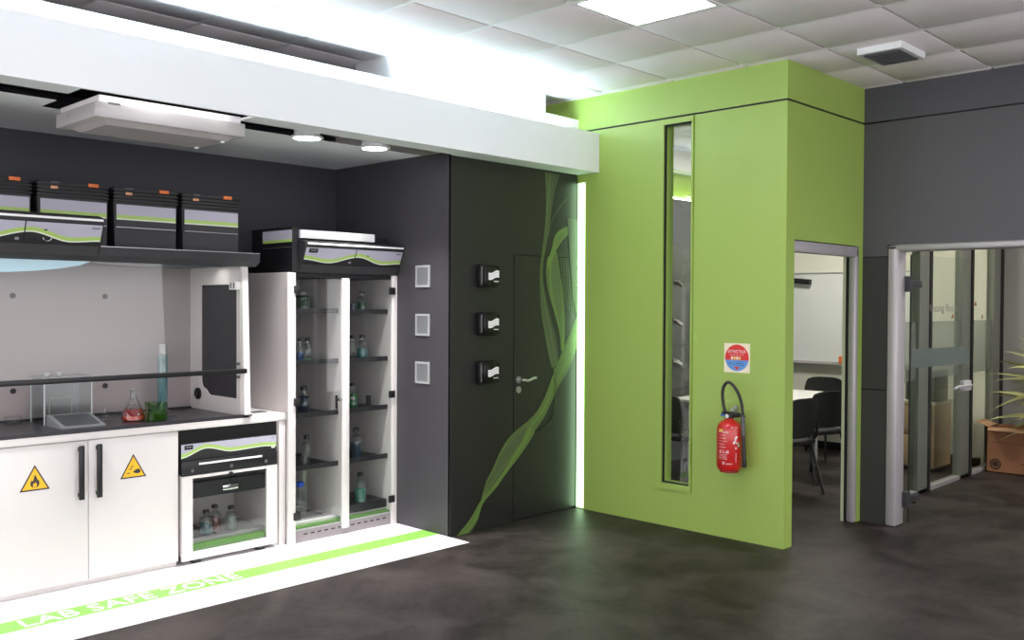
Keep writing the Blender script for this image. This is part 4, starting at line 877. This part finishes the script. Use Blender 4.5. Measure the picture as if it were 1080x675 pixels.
# ================================================================== LOBBY: BOX AND PALM
t = thing('cardboard_box', 'open brown cardboard box with round printed mark in the lobby', 'box', (10.05, 2.8, 0))
m = MB(); x0, x1, y0, y1, zt = 9.87, 10.20, 2.62, 3.07, .445
m.box(x0, y0, 0, x0+.008, y1, zt).box(x1-.008, y0, 0, x1, y1, zt).box(x0, y0, 0, x1, y0+.008, zt).box(x0, y1-.008, 0, x1, y1, zt).box(x0, y0, 0, x1, y1, .01)
m.build('carton', CARD, t)
frus(MB(), x0, y0+.02, x0+.006, y1-.02, zt, x0-.14, y0+.05, x0-.134, y1-.05, zt-.02).build('flap', mat('cardboard_flap', '#b08a68', .8), t)
MB().add([(x0, y1, zt), (x1, y1, zt), (x1, y1+.10, zt+.04), (x0, y1+.10, zt+.04), (x0, y1-.006, zt), (x1, y1-.006, zt), (x1, y1+.096, zt+.046), (x0, y1+.096, zt+.046)], [(3,2,1,0),(4,5,6,7),(0,1,5,4),(1,2,6,5),(2,3,7,6),(3,0,4,7)]).build('flap', MATS['cardboard_flap'], t)
m = MB().tube([(x0-.001, 2.985+.045*math.cos(q), .085+.045*math.sin(q)) for q in [2*math.pi*i/20 for i in range(20)]], .008, 6, closed=True).disc((x0, 2.985, .085), (-1, 0, 0), .03, .001, 16)
m.build('round_mark', mat('print_brown', '#3f2a20', .7), t)
m = MB().tube([(x0-.0005, 2.86+.20*math.cos(q), .26+.19*math.sin(q)) for q in [math.pi*.62+math.pi*.8*i/24 for i in range(25)]], .003, 4).box(x0-.001, 2.63, .295, x0, 3.06, .299); m.build('crease', mat('crease_brown', '#6f4a34', .8), t)
t = thing('potted_palm', 'palm with long pale green leaves reaching in from the right', 'plant', (9.98, 2.38, 0))
px_, py_ = 9.98, 2.38
MB().lathe(px_, py_, [(.12, 0), (.14, .01), (.17, .30), (.18, .31), (.16, .32), (.155, .29)], 24).build('pot', mat('pot_grey', '#55504c', .6), t)
MB().lathe(px_, py_, [(.155, .28), (.01, .29)], 20).build('soil', mat('soil', '#2c211a', .95), t)
for dx, dy, hh in ((0, 0, .85), (.05, -.05, .6)): MB().tube([(px_+dx, py_+dy, .27), (px_+dx+.02, py_+dy+.02, hh*.6), (px_+dx, py_+dy+.03, hh)], [.022, .018, .014], 8).build('trunk', mat('palm_trunk', '#7a6a52', .8), t)
rng = random.Random(5)
def leafblade(base, az, el, ln, wd, droop):
    m = MB(); n = 7; vs = []; d = Vector((math.cos(az), math.sin(az), 0)); sd = Vector((-math.sin(az), math.cos(az), 0)); tw = rng.uniform(-1.2, 1.2); sd = sd*math.cos(tw)+Vector((0, 0, math.sin(tw))); p = Vector(base)
    for i in range(n+1):
        s = i/n; e = el-droop*s; w_ = wd*math.sin(math.pi*min(1, .12+s*.88))**.7*(1-s**3)
        vs += [p-sd*w_, p+Vector((0, 0, -.25*w_)), p+sd*w_]; p = p+(d*math.cos(e)+Vector((0, 0, math.sin(e))))*ln/n
    fs = [(3*i+a, 3*i+a+1, 3*i+a+4, 3*i+a+3) for i in range(n) for a in (0, 1)]
    return m.add(vs, fs)
for k in range(44):
    az = math.radians([95, 110, 80, 125, 140, 100, 160, 75, 115, 90, 200, 250][k % 12] + rng.uniform(-14, 14)); hb = (.88 if k % 3 else .62)
    leafblade((px_+.01, py_+.03, hb-rng.uniform(0, .08)), az, math.radians(rng.uniform(-25, 60)), rng.uniform(.48, .74), rng.uniform(.022, .034), math.radians(rng.uniform(20, 60))).build('leaf', LEAF, t)
